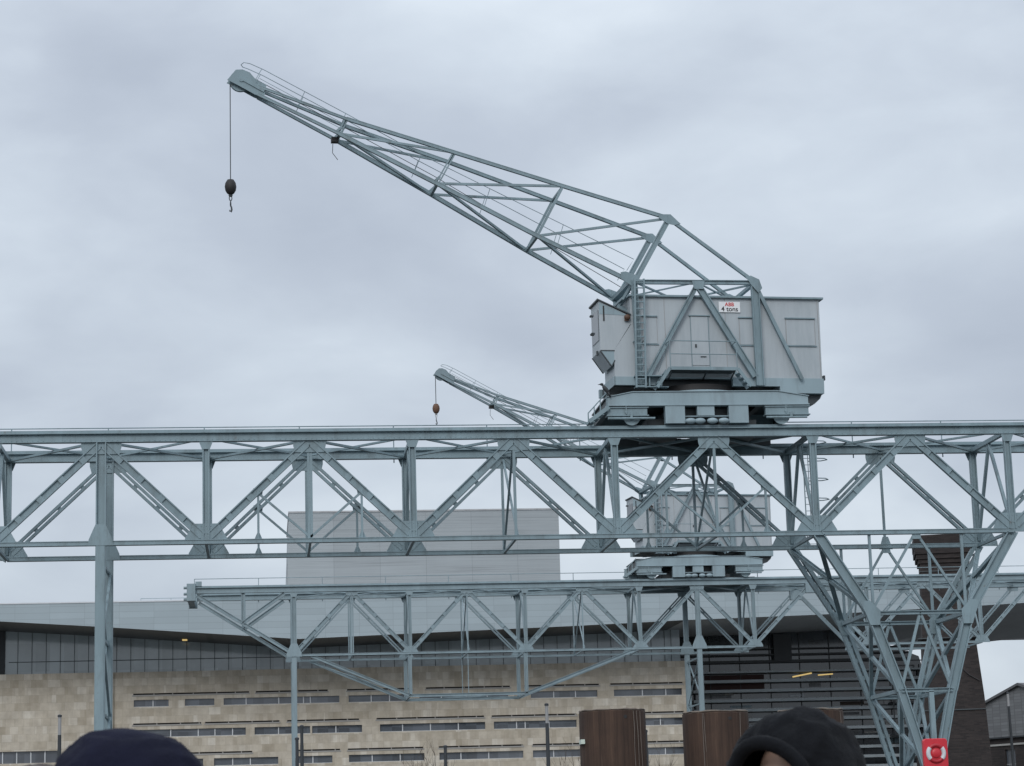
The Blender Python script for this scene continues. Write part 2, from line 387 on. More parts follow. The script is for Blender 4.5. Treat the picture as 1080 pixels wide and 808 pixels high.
# ------------------------------------------------------------------ gantries
GA = 'dockside gantry cranes bridges'
def gantry(label, y0, w, xb, xt, S, x0, x1, legs, ends, vleg=None, gap=None, sub=(), rods=(), xframes=(), belly=None, rail_x=None, mat=None, base_x=0, gs=1.0, ms=1.0):
    """y0: near truss plane, w: distance to the far truss; xb/xt: panel points on bottom chord / top girder"""
    root = thing('travelling_gantry', label, 'gantry', (base_x, y0+w/2, QZ))
    zt0, zt1, zb = 18.12, 18.50, 14.04
    MB.K = ms
    Y = (y0, y0+w)
    def B(mb, n, m=mat, **k): return mb.build(n, m, root, **k)
    for y in Y:
        sgn = -1 if y == y0 else 1
        mb = MB().ibeam((x0, y, (zt0+zt1)/2), (x1, y, (zt0+zt1)/2), .32/ms, (zt1-zt0)/ms, (0, 0, 1), .035/ms, .03/ms)
        if ms == 1.0 and y == y0:
            x = x0
            while x < x1:                       # rivet heads and splice plates along the web
                for z in (zt0+.075, zt1-.075): mb.add([(x-.022, y-.016, z-.022), (x+.022, y-.016, z-.022), (x+.022, y-.016, z+.022), (x-.022, y-.016, z+.022), (x, y-.04, z)], [(0, 1, 4), (1, 2, 4), (2, 3, 4), (3, 0, 4)])
                x += .21
            for x in (xt[0]-1.9, xt[1]-1.7, xt[2]+2.2, xt[3]+1.7, xt[4]-1.8): mb.box((x-.35, y-.03, zt0+.045), (x+.35, y-.0155, zt1-.045))
        B(mb, 'top_girder')
        B(MB().bar((x0, y, zt1+.06), (x1, y, zt1+.06), .075, .12), 'crane_rail')
        for (a, b) in gap or [(xb[0], xb[-1])]:
            B(MB().ibeam((a, y, zb), (b, y, zb), .30, .18, (0, 0, 1), .03, .25), 'bottom_chord')
        # diagonals
        for t in xt:
            for b in xb:
                if abs(t-b) < 4.6:
                    if gap and not any(g0-.1 <= b <= g1+.1 for g0, g1 in gap): continue
                    p, q = V((t, y, zt0-.02)), V((b, y, zb+.1)); d = (q-p).normalized()
                    upn = V((-d.z, 0, d.x))
                    p = p+d*.1; q = q-d*.2
                    mb = MB()
                    if y == y0:
                        mb.ibeam(p, q, .2, .31, upn, .045, .03)
                        L = (q-p).length; c = p+d*.9
                        while (c-p).length < L-.7:
                            mb.bar(c-d*.13+V((0, -.06, 0)), c+d*.13+V((0, -.06, 0)), .03, .25, upn); c = c+d*1.15
                    else: mb.twin(p, q, .18, .31, upn, .075, 1.3)
                    B(mb, 'diagonal_brace')
        # stiff posts with flared heads
        for b in xb:
            mb = MB().ibeam((b, y, zb+.08), (b, y, zt0), .22, .28, (1, 0, 0), .05, .03)
            yy = y+sgn*.115
            mb.prism([(b-.16, zt0-.32), (b+.16, zt0-.32), (b+.28, zt0-.004), (b-.28, zt0-.004)], yy-.01, yy+.01)
            B(mb, 'vertical_post')
            yy = y-.052
            g = MB().prism([(b+a_*gs, zb+c_*gs) for a_, c_ in ((-.86, -.06), (.86, -.06), (.84, .14), (.5, .74), (-.5, .74), (-.84, .14))], yy-.012, yy+.012)
            for i in range(-3, 4): g.ellipsoid((b+i*.23*gs, yy-.014, zb+.02), (.022, .014, .022), 6, 4)
            for i in range(-2, 3): g.ellipsoid((b+i*.2*gs, yy-.014, zb+.64*gs), (.022, .014, .022), 6, 4)
            B(g, 'gusset_plate')
        for t in xt:
            k = (.8 if t in legs else .66)*gs
            yy = y-.052
            g = MB().prism([(t-k, zt0-.004), (t+k, zt0-.004), (t+k, zt0-.2*gs), (t+k*.9, zt0-.48*gs), (t-k*.9, zt0-.48*gs), (t-k, zt0-.2*gs)], yy-.012, yy+.012)
            for i in range(-3, 4): g.ellipsoid((t+i*k/3.6, yy-.014, zt0-.08), (.022, .014, .022), 6, 4)
            B(g, 'gusset_plate')
        for t in rods:
            B(MB().bar((t-.055, y, zb+.08), (t-.055, y, zt0-.1), .1, .07, (0, 1, 0)).bar((t+.055, y, zb+.08), (t+.055, y, zt0-.1), .1, .05, (0, 1, 0)), 'hanger_rod')
        for t in xframes:
            B(MB().bar((t, y, zb+.08), (t, y, zt0-.1), .11, .11, (0, 1, 0)), 'hanger_rod')
        # secondary bracing from the middle of the diagonals
        for (bl, t, br) in sub:
            for b in (bl, br):
                mx, mz = (t+b)/2, (zt0+zb)/2+.02
                mb = MB().bar((mx, y, mz), (mx, y, zb+.08), .09, .09, (0, 1, 0))
                mb.prism([(mx-.16, mz-.22), (mx+.16, mz-.22), (mx+.2, mz+.1), (mx-.2, mz+.1)], y+.03, y+.05)
                mb.prism([(mx-.16, zb+.09), (mx+.16, zb+.09), (mx+.05, zb+.34), (mx-.05, zb+.34)], y+.03, y+.05)
                B(mb, 'hanger_rod')
                B(MB().bar((mx, y+.02, mz-.1), (t, y+.02, zb+.14), .09, .09, (0, 1, 0)), 'secondary_brace')
    ya, yb = Y
    allx = sorted(set(xb) | set(xt))
    # sway frames
    for b in xb:
        B(MB().bar((b, ya, zt0+.1), (b, yb, zt0+.1), .16, .18), 'cross_strut')
        B(MB().bar((b, ya+.1, zb-.02), (b, yb-.1, zb-.02), .12, .12), 'cross_strut')
        m = V((b, (ya+yb)/2, zt0))
        B(MB().bar(m, (b, ya+.1, zb+.2), .14, .12, (1, 0, 0)).bar(m, (b, yb-.1, zb+.2), .14, .12, (1, 0, 0)), 'sway_brace')
    for t in list(xframes):
        B(MB().bar((t, ya, zt0-.05), (t, yb, zb+.1), .09, .09, (1, 0, 0)), 'sway_brace')
        B(MB().bar((t+.06, yb, zt0-.05), (t+.06, ya, zb+.1), .09, .09, (1, 0, 0)), 'sway_brace')
        B(MB().bar((t, ya, zb-.02), (t, yb, zb-.02), .1, .1), 'cross_strut')
    for t in list(rods): B(MB().bar((t, ya, zb-.02), (t, yb, zb-.02), .1, .1), 'cross_strut')
    # plan bracing between the girders
    for a, b in zip(allx[:-1], allx[1:]):
        if b-a > 5: continue
        if a in xt: a, b = b, a
        B(MB().bar((b, ya+.1, zt0+.06), (a, yb-.1, zt0+.06), .13, .09), 'plan_brace')
        B(MB().bar((a, ya+.1, zt0+.16), (b, yb-.1, zt0+.16), .1, .08), 'plan_brace')
    # handrail beyond the far girder
    ra, rb = rail_x or (x0, x1)
    n = max(1, round((rb-ra)/4.17)); hr = MB()
    hr.tube([(ra, yb+.28, 19.62), (rb, yb+.28, 19.62)], .024, 6)
    for i in range(n+1):
        x = ra+(rb-ra)*i/n; hr.tube([(x, yb+.28, 18.0), (x, yb+.28, 19.62)], .026, 6)
        hr.bar((x, yb+.1, 18.2), (x, yb+.3, 18.2), .06, .06)
    B(hr, 'handrail')
    # plain legs
    for lx in legs:
        for i, y in enumerate(Y):
            mb = MB().ibeam((lx, y, 3.95), (lx, y, zt0), .3, .40, (1, 0, 0), .05, .04)
            yy = y-.17
            mb.prism([(lx-.5, zb-.1), (lx+.5, zb-.1), (lx+.46, zb+.15), (lx+.2, zb+.75), (lx-.2, zb+.75), (lx-.46, zb+.15)], yy-.012, yy+.012)
            mb.bar((lx, y-.16*ms, 3.95), (lx, y-.16*ms, zb-.1), .33, .02, (0, 1, 0))
            B(mb, 'leg')
        z = 4.4
        lb = MB(); k = 0
        while z < zb-1.5:
            z2 = min(z+3.0, zb-.1)
            a, b = (ya, yb) if k % 2 == 0 else (yb, ya)
            lb.bar((lx+.1, a, z), (lx+.1, b, z2), .1, .1, (1, 0, 0)); lb.bar((lx-.06, b, z), (lx-.06, a, z2), .08, .08, (1, 0, 0))
            lb.bar((lx, ya, z2), (lx, yb, z2), .1, .12); z = z2; k += 1
        B(lb, 'leg_brace')
        bogie = MB().box((lx-1.1, ya-.35, 3.45), (lx+1.1, ya+.35, 3.95)).box((lx-1.1, yb-.35, 3.45), (lx+1.1, yb+.35, 3.95)).box((lx-.3, ya, 3.55), (lx+.3, yb, 3.9))
        for y in Y:
            for dx in (-.7, .7): bogie.lathe([(.27, -.12), (.32, -.1), (.32, .1), (.27, .12)], (lx+dx, y, 3.33), 'y')
        B(bogie, 'bogie', M['dark_steel'])
    # taper members at the ends (bx,bz) -> (tx,tz)
    for (bx, bz, tx, tz) in ends:
        for y in Y:
            d = V((tx-bx, 0, tz-bz)).normalized()
            B(MB().ibeam((bx, y, bz), (tx, y, tz), .2, .28, V((-d.z, 0, d.x)), .045, .03), 'taper_chord')
    if belly:
        bx0, bx1, bx2, bx3, bz = belly
        for y in Y:
            for p, q in (((bx0, zb-.05), (bx1, bz)), ((bx1, bz), (bx2, bz)), ((bx2, bz), (bx3, zb-.05))):
                d = V((q[0]-p[0], 0, q[1]-p[1])).normalized()
                B(MB().ibeam((p[0], y, p[1]), (q[0], y, q[1]), .2, .24, V((-d.z, 0, d.x)), .04, .03), 'belly_chord')
            for x in (bx1, bx2):
                B(MB().ibeam((x, y, bz), (x, y, zb-.08), .2, .30, (1, 0, 0), .05, .03), 'vertical_post')
            B(MB().bar(((bx1+bx2)/2, y, bz+.1), ((bx1+bx2)/2, y, zb-.1), .06, .06, (0, 1, 0)), 'hanger_rod')
        for x in (bx1, bx2): B(MB().bar((x, ya, bz), (x, yb, bz), .12, .12), 'cross_strut')
        B(MB().bar((bx1, ya, bz), (bx2, yb, bz), .07, .07).bar((bx1, yb, bz), (bx2, ya, bz), .07, .05), 'plan_brace')
        B(MB().bar((bx0, ya, zb-.1), (bx1, yb, bz), .07, .07).bar((bx0, yb, zb-.1), (bx1, ya, bz), .07, .05), 'plan_brace')
    if vleg:
        L0, L1, LK, RK, LL, RL, FX = vleg   # node x's, kink x's (z 10.7), lower strut x's (z 7.5), foot x
        K, Lz, Fz = 10.7, 7.52, 4.25
        cx = (L0+L1)/2
        for y in Y:
            for pts in (((L0, zb), (LK, K), (LL, Lz), (FX-.22, Fz)), ((L1, zb), (RK, K), (RL, Lz), (FX+.22, Fz))):
                mb = MB()
                for i in range(3):
                    p, q = pts[i], pts[i+1]
                    d = V((q[0]-p[0], 0, q[1]-p[1])).normalized(); u = V((-d.z, 0, d.x))
                    hw = (.42, .40, .36)[i]
                    P, Q = (p[0], y, p[1]), (q[0], y, q[1])
                    if y == y0: mb.ibeam(P, Q, .3, hw, u, .05, .04)
                    else: mb.twin(P, Q, .26, hw, u, .09, .8)
                # lacing on the inner side of the leg
                for i in range(3):
                    p, q = pts[i], pts[i+1]
                    L = math.hypot(q[0]-p[0], q[1]-p[1]); n = int(L/.34)
                    for k in range(n):
                        a = p[0]+(q[0]-p[0])*k/n, p[1]+(q[1]-p[1])*k/n; b = p[0]+(q[0]-p[0])*(k+1)/n, p[1]+(q[1]-p[1])*(k+1)/n
                        s = .13 if k % 2 else -.13
                        mb.bar((a[0]+s, y+.17, a[1]), (b[0]-s, y+.17, b[1]), .05, .02, (0, 1, 0))
                # plate at the kink
                kx = pts[1][0]
                s = 1 if pts[0][0] < cx else -1
                mb.prism([(kx-s*.48, K+.5), (kx-s*.05, K+.5), (kx+s*.36, K+.1), (kx+s*.36, K-.12), (kx+s*.30, K-.5), (kx-s*.08, K-.5), (kx-s*.24, K-.05)], y-.185, y-.165)
                B(mb, 'leg')
            for z, a, b in ((K, LK, RK), (Lz, LL, RL)):
                B(MB().ibeam((a, y, z), (b, y, z), .2, .16, (0, 0, 1), .03), 'leg_strut')
            # light bracing in the opening of the V
            mb = MB()
            mb.bar((cx, y, zb), (LK, y, K), .1, .1, (0, 1, 0)).bar((cx, y, zb), (RK, y, K), .1, .1, (0, 1, 0))
            mb.bar((LK+.12, y, zb), (LK+.12, y, K), .11, .09, (0, 1, 0)).bar((RK-.12, y, zb), (RK-.12, y, K), .11, .09, (0, 1, 0))
            c2 = (LK+RK)/2
            mb.bar((c2, y, K), (LL, y, Lz), .11, .1, (0, 1, 0)).bar((c2, y, K), (RL, y, Lz), .11, .1, (0, 1, 0))
            mb.prism([(cx-.2, zb-.3), (cx+.2, zb-.3), (cx+.16, zb+.06), (cx-.16, zb+.06)], y-.09, y-.07)
            B(mb, 'leg_brace')
            B(MB().bar((FX+.12, y, Lz), (FX+.12, y, Fz), .2, .2, (0, 1, 0)), 'leg_brace')
        for xs in ((L0, LK, LL), (L1, RK, RL)):
            B(MB().bar((xs[1], ya, K), (xs[1], yb, K), .2, .16), 'leg_strut'); B(MB().bar((xs[2], ya, Lz), (xs[2], yb, Lz), .18, .16), 'leg_strut')
            mb = MB()
            mb.ibeam((xs[0], ya, zb-.1), (xs[1], yb, K+.1), .16, .2, (1, 0, 0), .03); mb.ibeam((xs[0], yb, zb-.1), (xs[1], ya, K+.1), .16, .2, (1, 0, 0), .03)
            mb.bar((xs[1], ya, K), (xs[2], yb, Lz), .15, .15, (1, 0, 0)).bar((xs[1], yb, K), (xs[2], ya, Lz), .15, .15, (1, 0, 0))
            mb.bar((xs[2], ya, Lz), (FX, yb, Fz), .14, .14, (1, 0, 0)).bar((xs[2], yb, Lz), (FX, ya, Fz), .14, .14, (1, 0, 0))
            B(mb, 'leg_brace')
        bogie = MB().box((FX-.7, ya-.4, 3.8), (FX+.7, ya+.4, 4.3)).box((FX-.7, yb-.4, 3.8), (FX+.7, yb+.4, 4.3)).box((FX-.3, ya, 3.6), (FX+.3, yb, 4.1))
        for y in Y:
            for dx in (-.5, .5): bogie.lathe([(.3, -.12), (.36, -.1), (.36, .1), (.3, .12)], (FX+dx, y, 3.36), 'y')
        B(bogie, 'bogie', M['dark_steel'])
    MB.K = 1.0
    return root, B

bay = 8.335; b0 = -2.17
xb1 = [b0-bay, b0, b0+bay, b0+2*bay, b0+3*bay, b0+4*bay]
xt1 = [b0-bay/2, b0+bay/2, b0+1.5*bay, b0+2.5*bay, b0+3.5*bay, b0+4.5*bay]
G1, B1 = gantry('tall grey blue steel gantry nearest the viewer carrying the larger looking crane', 91.41, 4.695, xb1, xt1, None, -18.5, 38.0,
    legs=[xt1[0]], ends=[(xb1[0], 14.04, -17.0, 18.05)],
    vleg=(xb1[4], xb1[5], 24.9, 29.05, 25.98, 28.12, 27.1),
    sub=[(xb1[1], xt1[1], xb1[2]), (xb1[3], xt1[3], xb1[4])], rods=[xt1[1]], xframes=[xt1[2], xt1[3]], mat=M['steel'], base_x=10)
# long hanger under the far girder between the V legs
B1(MB().bar((xt1[4], 91.41+4.695, 14.1), (xt1[4], 91.41+4.695, 18.0), .1, .1, (0, 1, 0)).prism([(xt1[4]-.3, 13.9), (xt1[4]+.3, 13.9), (xt1[4]+.12, 14.45), (xt1[4]-.12, 14.45)], 91.41+4.6, 91.41+4.62), 'hanger_rod')
# caged ladder beside the stiff post over the V leg
ld = MB()
lx, ly = 23.0, 93.0
for dx in (-.2, .2): ld.tube([(lx+dx, ly, 13.6), (lx+dx, ly, 18.4)], .025, 6)
z = 13.8
while z < 18.4: ld.tube([(lx-.2, ly, z), (lx+.2, ly, z)], .014, 5); z += .28
for z in (14.9, 15.75, 16.6, 17.45, 18.2):
    ld.tube([(lx+.2, ly, z), (lx+.75, ly+.12, z), (lx+.95, ly+.45, z), (lx+.75, ly+.75, z), (lx+.2, ly+.8, z)], .022, 5)
for k in range(1): ld.tube([(lx+.2, ly+.8, 14.9), (lx+.2, ly+.8, 18.2)], .016, 5)
B1(ld, 'ladder')

xb2 = [2.1, 9.6, 17.15, 24.72, 32.35, 40.05, 47.74]
xt2 = [5.85, 13.35, 20.93, 28.6, 36.3, 43.9, 51.6]
Y2, W2 = 147.8, 4.5
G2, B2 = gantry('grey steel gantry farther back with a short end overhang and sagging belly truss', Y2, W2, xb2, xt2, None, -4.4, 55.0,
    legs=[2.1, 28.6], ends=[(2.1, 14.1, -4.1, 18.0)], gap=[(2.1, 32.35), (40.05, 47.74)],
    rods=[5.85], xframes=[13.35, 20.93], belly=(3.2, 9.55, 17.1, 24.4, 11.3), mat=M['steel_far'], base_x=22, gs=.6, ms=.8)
for y in (Y2, Y2+W2):
    B2(MB().ibeam((-1.15, y, 16.15), (-1.15, y, 18.12), .2, .26, (1, 0, 0), .045), 'vertical_post')
    B2(MB().ibeam((-1.15, y, 16.2), (1.5, y, 18.05), .18, .24, (-.57, 0, .82), .04), 'diagonal_brace')
    d = V((40.05-36.3, 0, 14.1-18.1)).normalized()
    B2(MB().bar((36.3, y, 18.1), (40.05, y, 14.1), .13, .13, (0, 1, 0)), 'diagonal_brace')
    B2(MB().box((35.9, y-.2, 17.5), (36.7, y+.2, 18.115)), 'hinge')
    B2(MB().ibeam((2.1, y, 18.12), (2.1, y, 14.0), .26, .34, (1, 0, 0), .05), 'vertical_post')
e = MB()
for y in (Y2, Y2+W2):
    e.box((-4.75, y-.3, 17.65), (-4.2, y+.3, 18.75)).box((-4.2, y-.1, 18.6), (-3.8, y+.1, 18.9))
e.box((-4.72, Y2+.3, 17.7), (-4.3, Y2+W2-.3, 18.1))
for z in (17.75, 18.1, 18.5): e.tube([(-4.95, Y2-.1, z), (-4.75, Y2-.1, z)], .09, 8)
B2(e, 'buffer_stop')

# ------------------------------------------------------------------ slewing cranes
def crane(label, ox, y0, w, yaw, js, dark_ball, sign):
    OY = y0+w/2; RT = 18.63
    root = thing('slewing_crane', label, 'crane', (ox, OY, RT))
    c, s = math.cos(yaw), math.sin(yaw)
    def up(p): return V((ox+p.x*c-p.y*s, OY+p.x*s+p.y*c, p.z))      # slewing frame -> world
    def jf(x, y, z): return (-2.98+(x+2.98)*js, y*(.25+.75*js) if js < 1 else y, 24.9+(z-24.9)*js)   # jib of another length
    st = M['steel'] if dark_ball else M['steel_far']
    def S(): return MB(up)
    def W(): return MB(lambda p: V((ox+p.x, p.y, p.z)))
    def B(mb, n, m=st, parent=root, **k): return mb.build(n, m, parent, **k)
    # ---- undercarriage (does not slew)
    for y in (y0-.1, y0+w+.1):
        mb = W().prism([(-4.16, 19.44), (4.3, 19.44), (4.3, 19.76), (3.0, 19.98), (-3.1, 19.98), (-4.16, 19.76)], y-.16, y+.16)
        mb.prism([(-4.2, 19.40), (4.34, 19.40), (4.34, 19.44), (-4.2, 19.44)], y-.22, y+.22)
        mb.bar((-4.2, y, 19.775), (-3.1, y, 19.998), .42, .03, (0, 0, 1)); mb.bar((-3.1, y, 19.998), (3.0, y, 19.998), .42, .03, (0, 0, 1)); mb.bar((3.0, y, 19.998), (4.34, y, 19.775), .42, .03, (0, 0, 1))
        B(mb, 'frame_beam', M['steel_light'])
        for a, b_, z in ((-1.75, -.93, 18.66), (.92, 1.74, 18.66)):
            B(W().prism([(a, z), (b_, z), (b_, 19.40), (a, 19.40)], y-.19, y+.19), 'hanger_plate', M['steel_light'])
        B(W().prism([(-.4, 18.98), (.32, 18.98), (.32, 19.40), (-.4, 19.40)], y-.15, y+.15), 'hanger_plate', M['steel_light'])
        B(W().bar((-.93, y, 18.96), (.92, y, 18.96), .24, .05), 'tie_bar')
        for a, b_ in ((-4.16, -2.5), (2.48, 4.3)):
            m2 = (a+b_)/2
            mb = W().prism([(a, 19.02), (b_, 19.02), (b_, 19.32), (a, 19.32)], y-.14, y+.14).prism([(a-.04, 19.32), (b_+.06, 19.32), (b_+.06, 19.36), (a-.04, 19.36)], y-.2, y+.2)
            mb.prism([(a-.04, 18.98), (b_+.06, 18.98), (b_+.06, 19.02), (a-.04, 19.02)], y-.2, y+.2)
            mb.bar((m2-.05, y-.16, 19.06), (m2-.05, y-.16, 19.4), .05, .05); mb.tube([(m2-.06, y-.18, 19.16), (m2-.06, y-.14, 19.16)], .06, 8)
            bg = B(mb, 'wheel_bogie')
            wx = -3.15 if a < 0 else 3.15
            B(W().lathe([(.10, -.11), (.29, -.1), (.36, -.1), (.36, -.07), (.31, -.06), (.31, .1), (.1, .11)], (wx, y, 18.96), 'y', 24), 'wheel', M['steel'], bg, smooth=True)
            rod = W().tube([(a, y-.24, 18.87), (b_+(.3 if a < 0 else -.1), y-.24, 18.87)], .05, 8).box((m2+.1, y-.26, 18.84), (m2+.2, y-.16, 19.1))
            B(rod, 'guard_rod')
        for rx in (-.72, -.32, .2, .68):
            B(W().ellipsoid((rx, y-.24, 18.74), (.235, .13, .125), 14, 8), 'roller', M['steel_light'], smooth='all')
    ya, yb = y0+.1, y0+w-.1
    mb = W()
    for x in (-3.9, -2.35, -.85, .8, 2.3, 4.0): mb.box((x-.12, ya, 19.42), (x+.12, yb, 19.9))
    mb.box((-4.1, ya, 19.9), (4.2, yb, 19.96))
    B(mb, 'cross_beam', M['dark_steel'])
    mb = W().box((-2.4, ya+.5, 18.3), (-1.0, ya+2.6, 19.0)).box((.6, ya+.3, 18.25), (2.2, ya+2.4, 18.9)).box((-1.6, ya+.2, 18.9), (1.9, yb-.2, 19.38))
    mb.box((-3.9, ya+.4, 18.55), (3.9, ya+.55, 18.7)).box((-3.6, yb-.6, 18.45), (3.6, yb-.3, 18.75))
    B(mb, 'drive_gear', M['dark_steel'])
    B(S().lathe([(2.0, 19.96), (2.45, 19.99), (2.45, 20.1), (2.2, 20.16), (1.9, 20.22)], (0, 0, 0), 'z', 40), 'slewing_ring', M['steel_light'], smooth=True)
    B(S().lathe([(1.75, 20.2), (1.75, 20.5)], (0, 0, 0), 'z', 32), 'slewing_drum', M['black_iron'], smooth=True)
    # access stair at the left end
    y = y0-.35
    mb = W().bar((-4.95, y, 18.75), (-4.1, y, 19.35), .05, .16, (0, 0, 1)).bar((-4.95, y+.8, 18.75), (-4.1, y+.8, 19.35), .05, .16, (0, 0, 1))
    for k in range(4): mb.box((-4.95+k*.2, y, 18.72+k*.15), (-4.72+k*.2, y+.8, 18.75+k*.15))
    mb.tube([(-4.98, y, 18.75), (-4.98, y, 19.1), (-4.2, y, 19.93), (-4.2, y, 19.2)], .03, 6)
    for k in (.33, .66): mb.tube([(-4.98+.78*k, y, 18.75+.5*k), (-4.98+.78*k, y, 19.1+.83*k)], .025, 6)
    B(mb, 'access_stair')
    # ---- machinery house (slews)
    mb = S().prism([(-3.02, 20.82), (5.26, 20.82), (5.3, 24.26), (-3.02, 24.26)], -1.45, 1.45)
    house = B(mb, 'machinery_house', M['cab'])
    B(S().prism([(-3.1, 24.26), (5.46, 24.26), (5.46, 24.34), (-3.1, 24.34)], -1.58, 1.58), 'roof', M['steel'], house)
    B(S().bar((-.3, -.9, 24.5), (.25, -.6, 24.4), .35, .05), 'roof_hatch', M['dark_steel'], house)
    # front part: driver's cabin with raked window bay
    mb = S().prism([(-4.36, 24.05), (-4.36, 21.93), (-3.78, 21.93), (-3.02, 23.1), (-3.02, 23.42)], -1.45, 0.05)
    cabn = B(mb, 'driver_cabin', M['cab'])
    B(S().prism([(-4.44, 24.09), (-3.0, 23.45), (-3.0, 23.5), (-4.44, 24.15)], -1.52, .12), 'roof', M['dark_steel'], cabn)
    B(S().prism([(-4.36, 24.0), (-4.36, 23.5), (-3.1, 23.44)], -1.462, -1.452), 'side_panel', M['steel_light'], cabn)
    mb = S().box((-4.385, -1.3, 22.4), (-4.365, -.1, 23.7))
    B(mb, 'window', M['glass_dark'], cabn)
    B(S().box((-4.2, -1.475, 23.2), (-4.14, -1.455, 23.85)), 'window_slit', M['black_iron'], cabn)
    mb = S().prism([(-4.36, 21.93), (-3.9, 21.27), (-3.78, 21.5), (-3.78, 21.93)], -1.45, .05)
    B(mb, 'raked_bay', M['steel_light'], cabn)
    d = V((.46, 0, -.66)).normalized(); n_ = V((-.82, 0, -.57))
    p, q = V((-4.36, -.7, 21.93))+n_*.014, V((-3.9, -.7, 21.27))+n_*.014
    B(S().bar(p, q, 1.42, .02, (.82, 0, .57)), 'floor_window', M['cab'], cabn)
    tr = S()
    for yy in (-1.455, .055): tr.bar(V((-4.36, yy, 21.93))+n_*.02, V((-3.9, yy, 21.27))+n_*.02, .05, .05, (.82, 0, .57))
    tr.bar(V((-4.36, -1.46, 21.93))+n_*.0, V((-3.76, -1.46, 21.93)), .02, .04); tr.bar(V((-3.9, -1.46, 21.27)), V((-3.76, -1.46, 21.52)), .02, .04)
    B(tr, 'window_frame', M['dark_steel'], cabn)
    B(S().prism([(-3.78, 21.93), (-3.78, 20.82), (-3.02, 20.82), (-3.02, 23.05)], -1.45, .35), 'front_panel', M['cab'], house)
    mb = S().tube([(-4.4, -1.0, 22.0), (-4.4, -1.0, 21.8)], .05, 6).tube([(-4.42, -.3, 22.9), (-4.42, -.1, 22.9)], .06, 6).tube([(-4.42, -.2, 23.7), (-4.42, -.05, 23.7)], .05, 6)
    B(mb, 'hinge', M['dark_steel'], cabn)
    # lower frame
    mb = S().prism([(-3.82, 20.46), (-1.75, 20.46), (-1.75, 20.818), (-3.82, 20.818)], -1.5, -1.3).prism([(1.3, 20.46), (3.36, 20.46), (3.36, 20.818), (1.3, 20.818)], -1.5, -1.3).prism([(-3.82, 20.46), (3.36, 20.46), (3.36, 20.818), (-3.82, 20.818)], 1.3, 1.5).prism([(-1.75, 20.76), (1.3, 20.76), (1.3, 20.818), (-1.75, 20.818)], -1.5, -1.3)
    mb.prism([(-3.86, 20.818), (-3.82, 20.46), (-3.78, 20.46), (-3.78, 20.818)], -1.5, .35)
    B(mb, 'base_frame', M['steel_light'])
    mb = S().box((-3.7, -.9, 20.5), (3.3, 1.28, 20.8))
    B(mb, 'floor_plate', M['dark_steel'])
    # ballast
    B(S().prism([(3.36, 20.17), (5.3, 20.17), (5.32, 20.815), (3.36, 20.815)], -1.5, 1.5), 'counterweight', M['steel_light'])
    B(S().prism([(3.36, 20.165), (4.0, 19.99), (4.55, 19.70), (4.95, 19.78), (5.2, 20.0), (5.28, 20.165)], -1.2, 1.2), 'ballast_box', M['dark_steel'])  # dark colour carries the shade of the counterweight's slanted underside
    B(S().box((5.3, -1.5, 20.75), (5.38, 1.5, 20.95)), 'end_strip', M['dark_steel'], house)
    # door, shutters, sign
    F = -1.45
    mb = S().box((-.41, F-.025, 21.34), (.33, F-.001, 23.44))
    door = B(mb, 'door', M['cab'], house)
    mb = S()
    for a in (-.44, .34): mb.box((a, F-.035, 21.1), (a+.025, F-.001, 23.46))
    B(mb, 'door_frame', M['steel'], door)
    B(S().box((-.5, F-.07, 23.46), (.42, F-.001, 23.50)), 'drip_hood', M['steel'], door)
    B(S().box((-.27, F-.055, 22.1), (-.2, F-.026, 22.24)).box((-.05, F-.04, 21.68), (.2, F-.026, 21.73)), 'handle', M['dark_steel'], door)
    for a, b_ in ((3.78, 5.03), (1.72, 2.6), (-2.5, -1.9), (-3.55, -3.1)):
        if a < -3: continue
        sh = B(S().box((a, F-.02, 22.26), (b_, F-.001, 23.38)), 'shutter', M['cab'], house)
        B(S().box((a-.05, F-.08, 23.40), (b_+.03, F-.001, 23.45)).box((a, F-.05, 22.2), (b_+.06, F-.001, 22.24)), 'drip_hood', M['steel'], sh)
        mb = S()
        for xx in (a-.02, b_): mb.box((xx, F-.03, 22.24), (xx+.018, F-.001, 23.4))
        B(mb, 'shutter_frame', M['post_pale'], sh)
    # vertical corner trims and nail strips
    for xx in (-1.55, 1.1, 2.62, 5.2): B(S().box((xx, F-.015, 20.85), (xx+.02, F-.001, 24.24)), 'cover_strip', M['post_pale'], house)
    if sign:
        sg = B(S().box((.84, F-.05, 23.64), (1.78, F-.03, 24.1)), 'sign', M['white_sign'], house, bevel=.006)
        for body, size, cx_, cz, mt in (('ABB', .225, 1.31, 23.91, M['red_letter']), ('4 tons', .29, 1.31, 23.69, M['black_letter'])):
            cu = bpy.data.curves.new('lettering', 'FONT'); cu.body = body; cu.size = size; cu.extrude = .004; cu.align_x = 'CENTER'; cu.offset = .004
            to = bpy.data.objects.new('lettering', cu); col.objects.link(to)
            bpy.context.view_layer.update()
            me = bpy.data.meshes.new_from_object(to.evaluated_get(bpy.context.evaluated_depsgraph_get()))
            col.objects.unlink(to); bpy.data.objects.remove(to)
            mb = S().add([(p.co.x+cx_, F-.055-p.co.z, p.co.y+cz) for p in me.vertices], [tuple(q.vertices) for q in me.polygons])
            B(mb, 'lettering', mt, sg)
    # balcony
    mb = S().box((-1.60, -2.28, 20.99), (1.28, -1.46, 21.05))
    for x in (-1.5, 0, 1.2): mb.bar((x, -2.2, 20.96), (x, -1.48, 20.72), .05, .05, (1, 0, 0))
    bal = B(mb, 'balcony', M['dark_steel'])  # dark steel puts the shade under the floor into its colour
    B(S().box((-1.62, -2.32, 20.96), (1.3, -2.285, 21.1)), 'kick_plate', st, bal)
    mb = S()
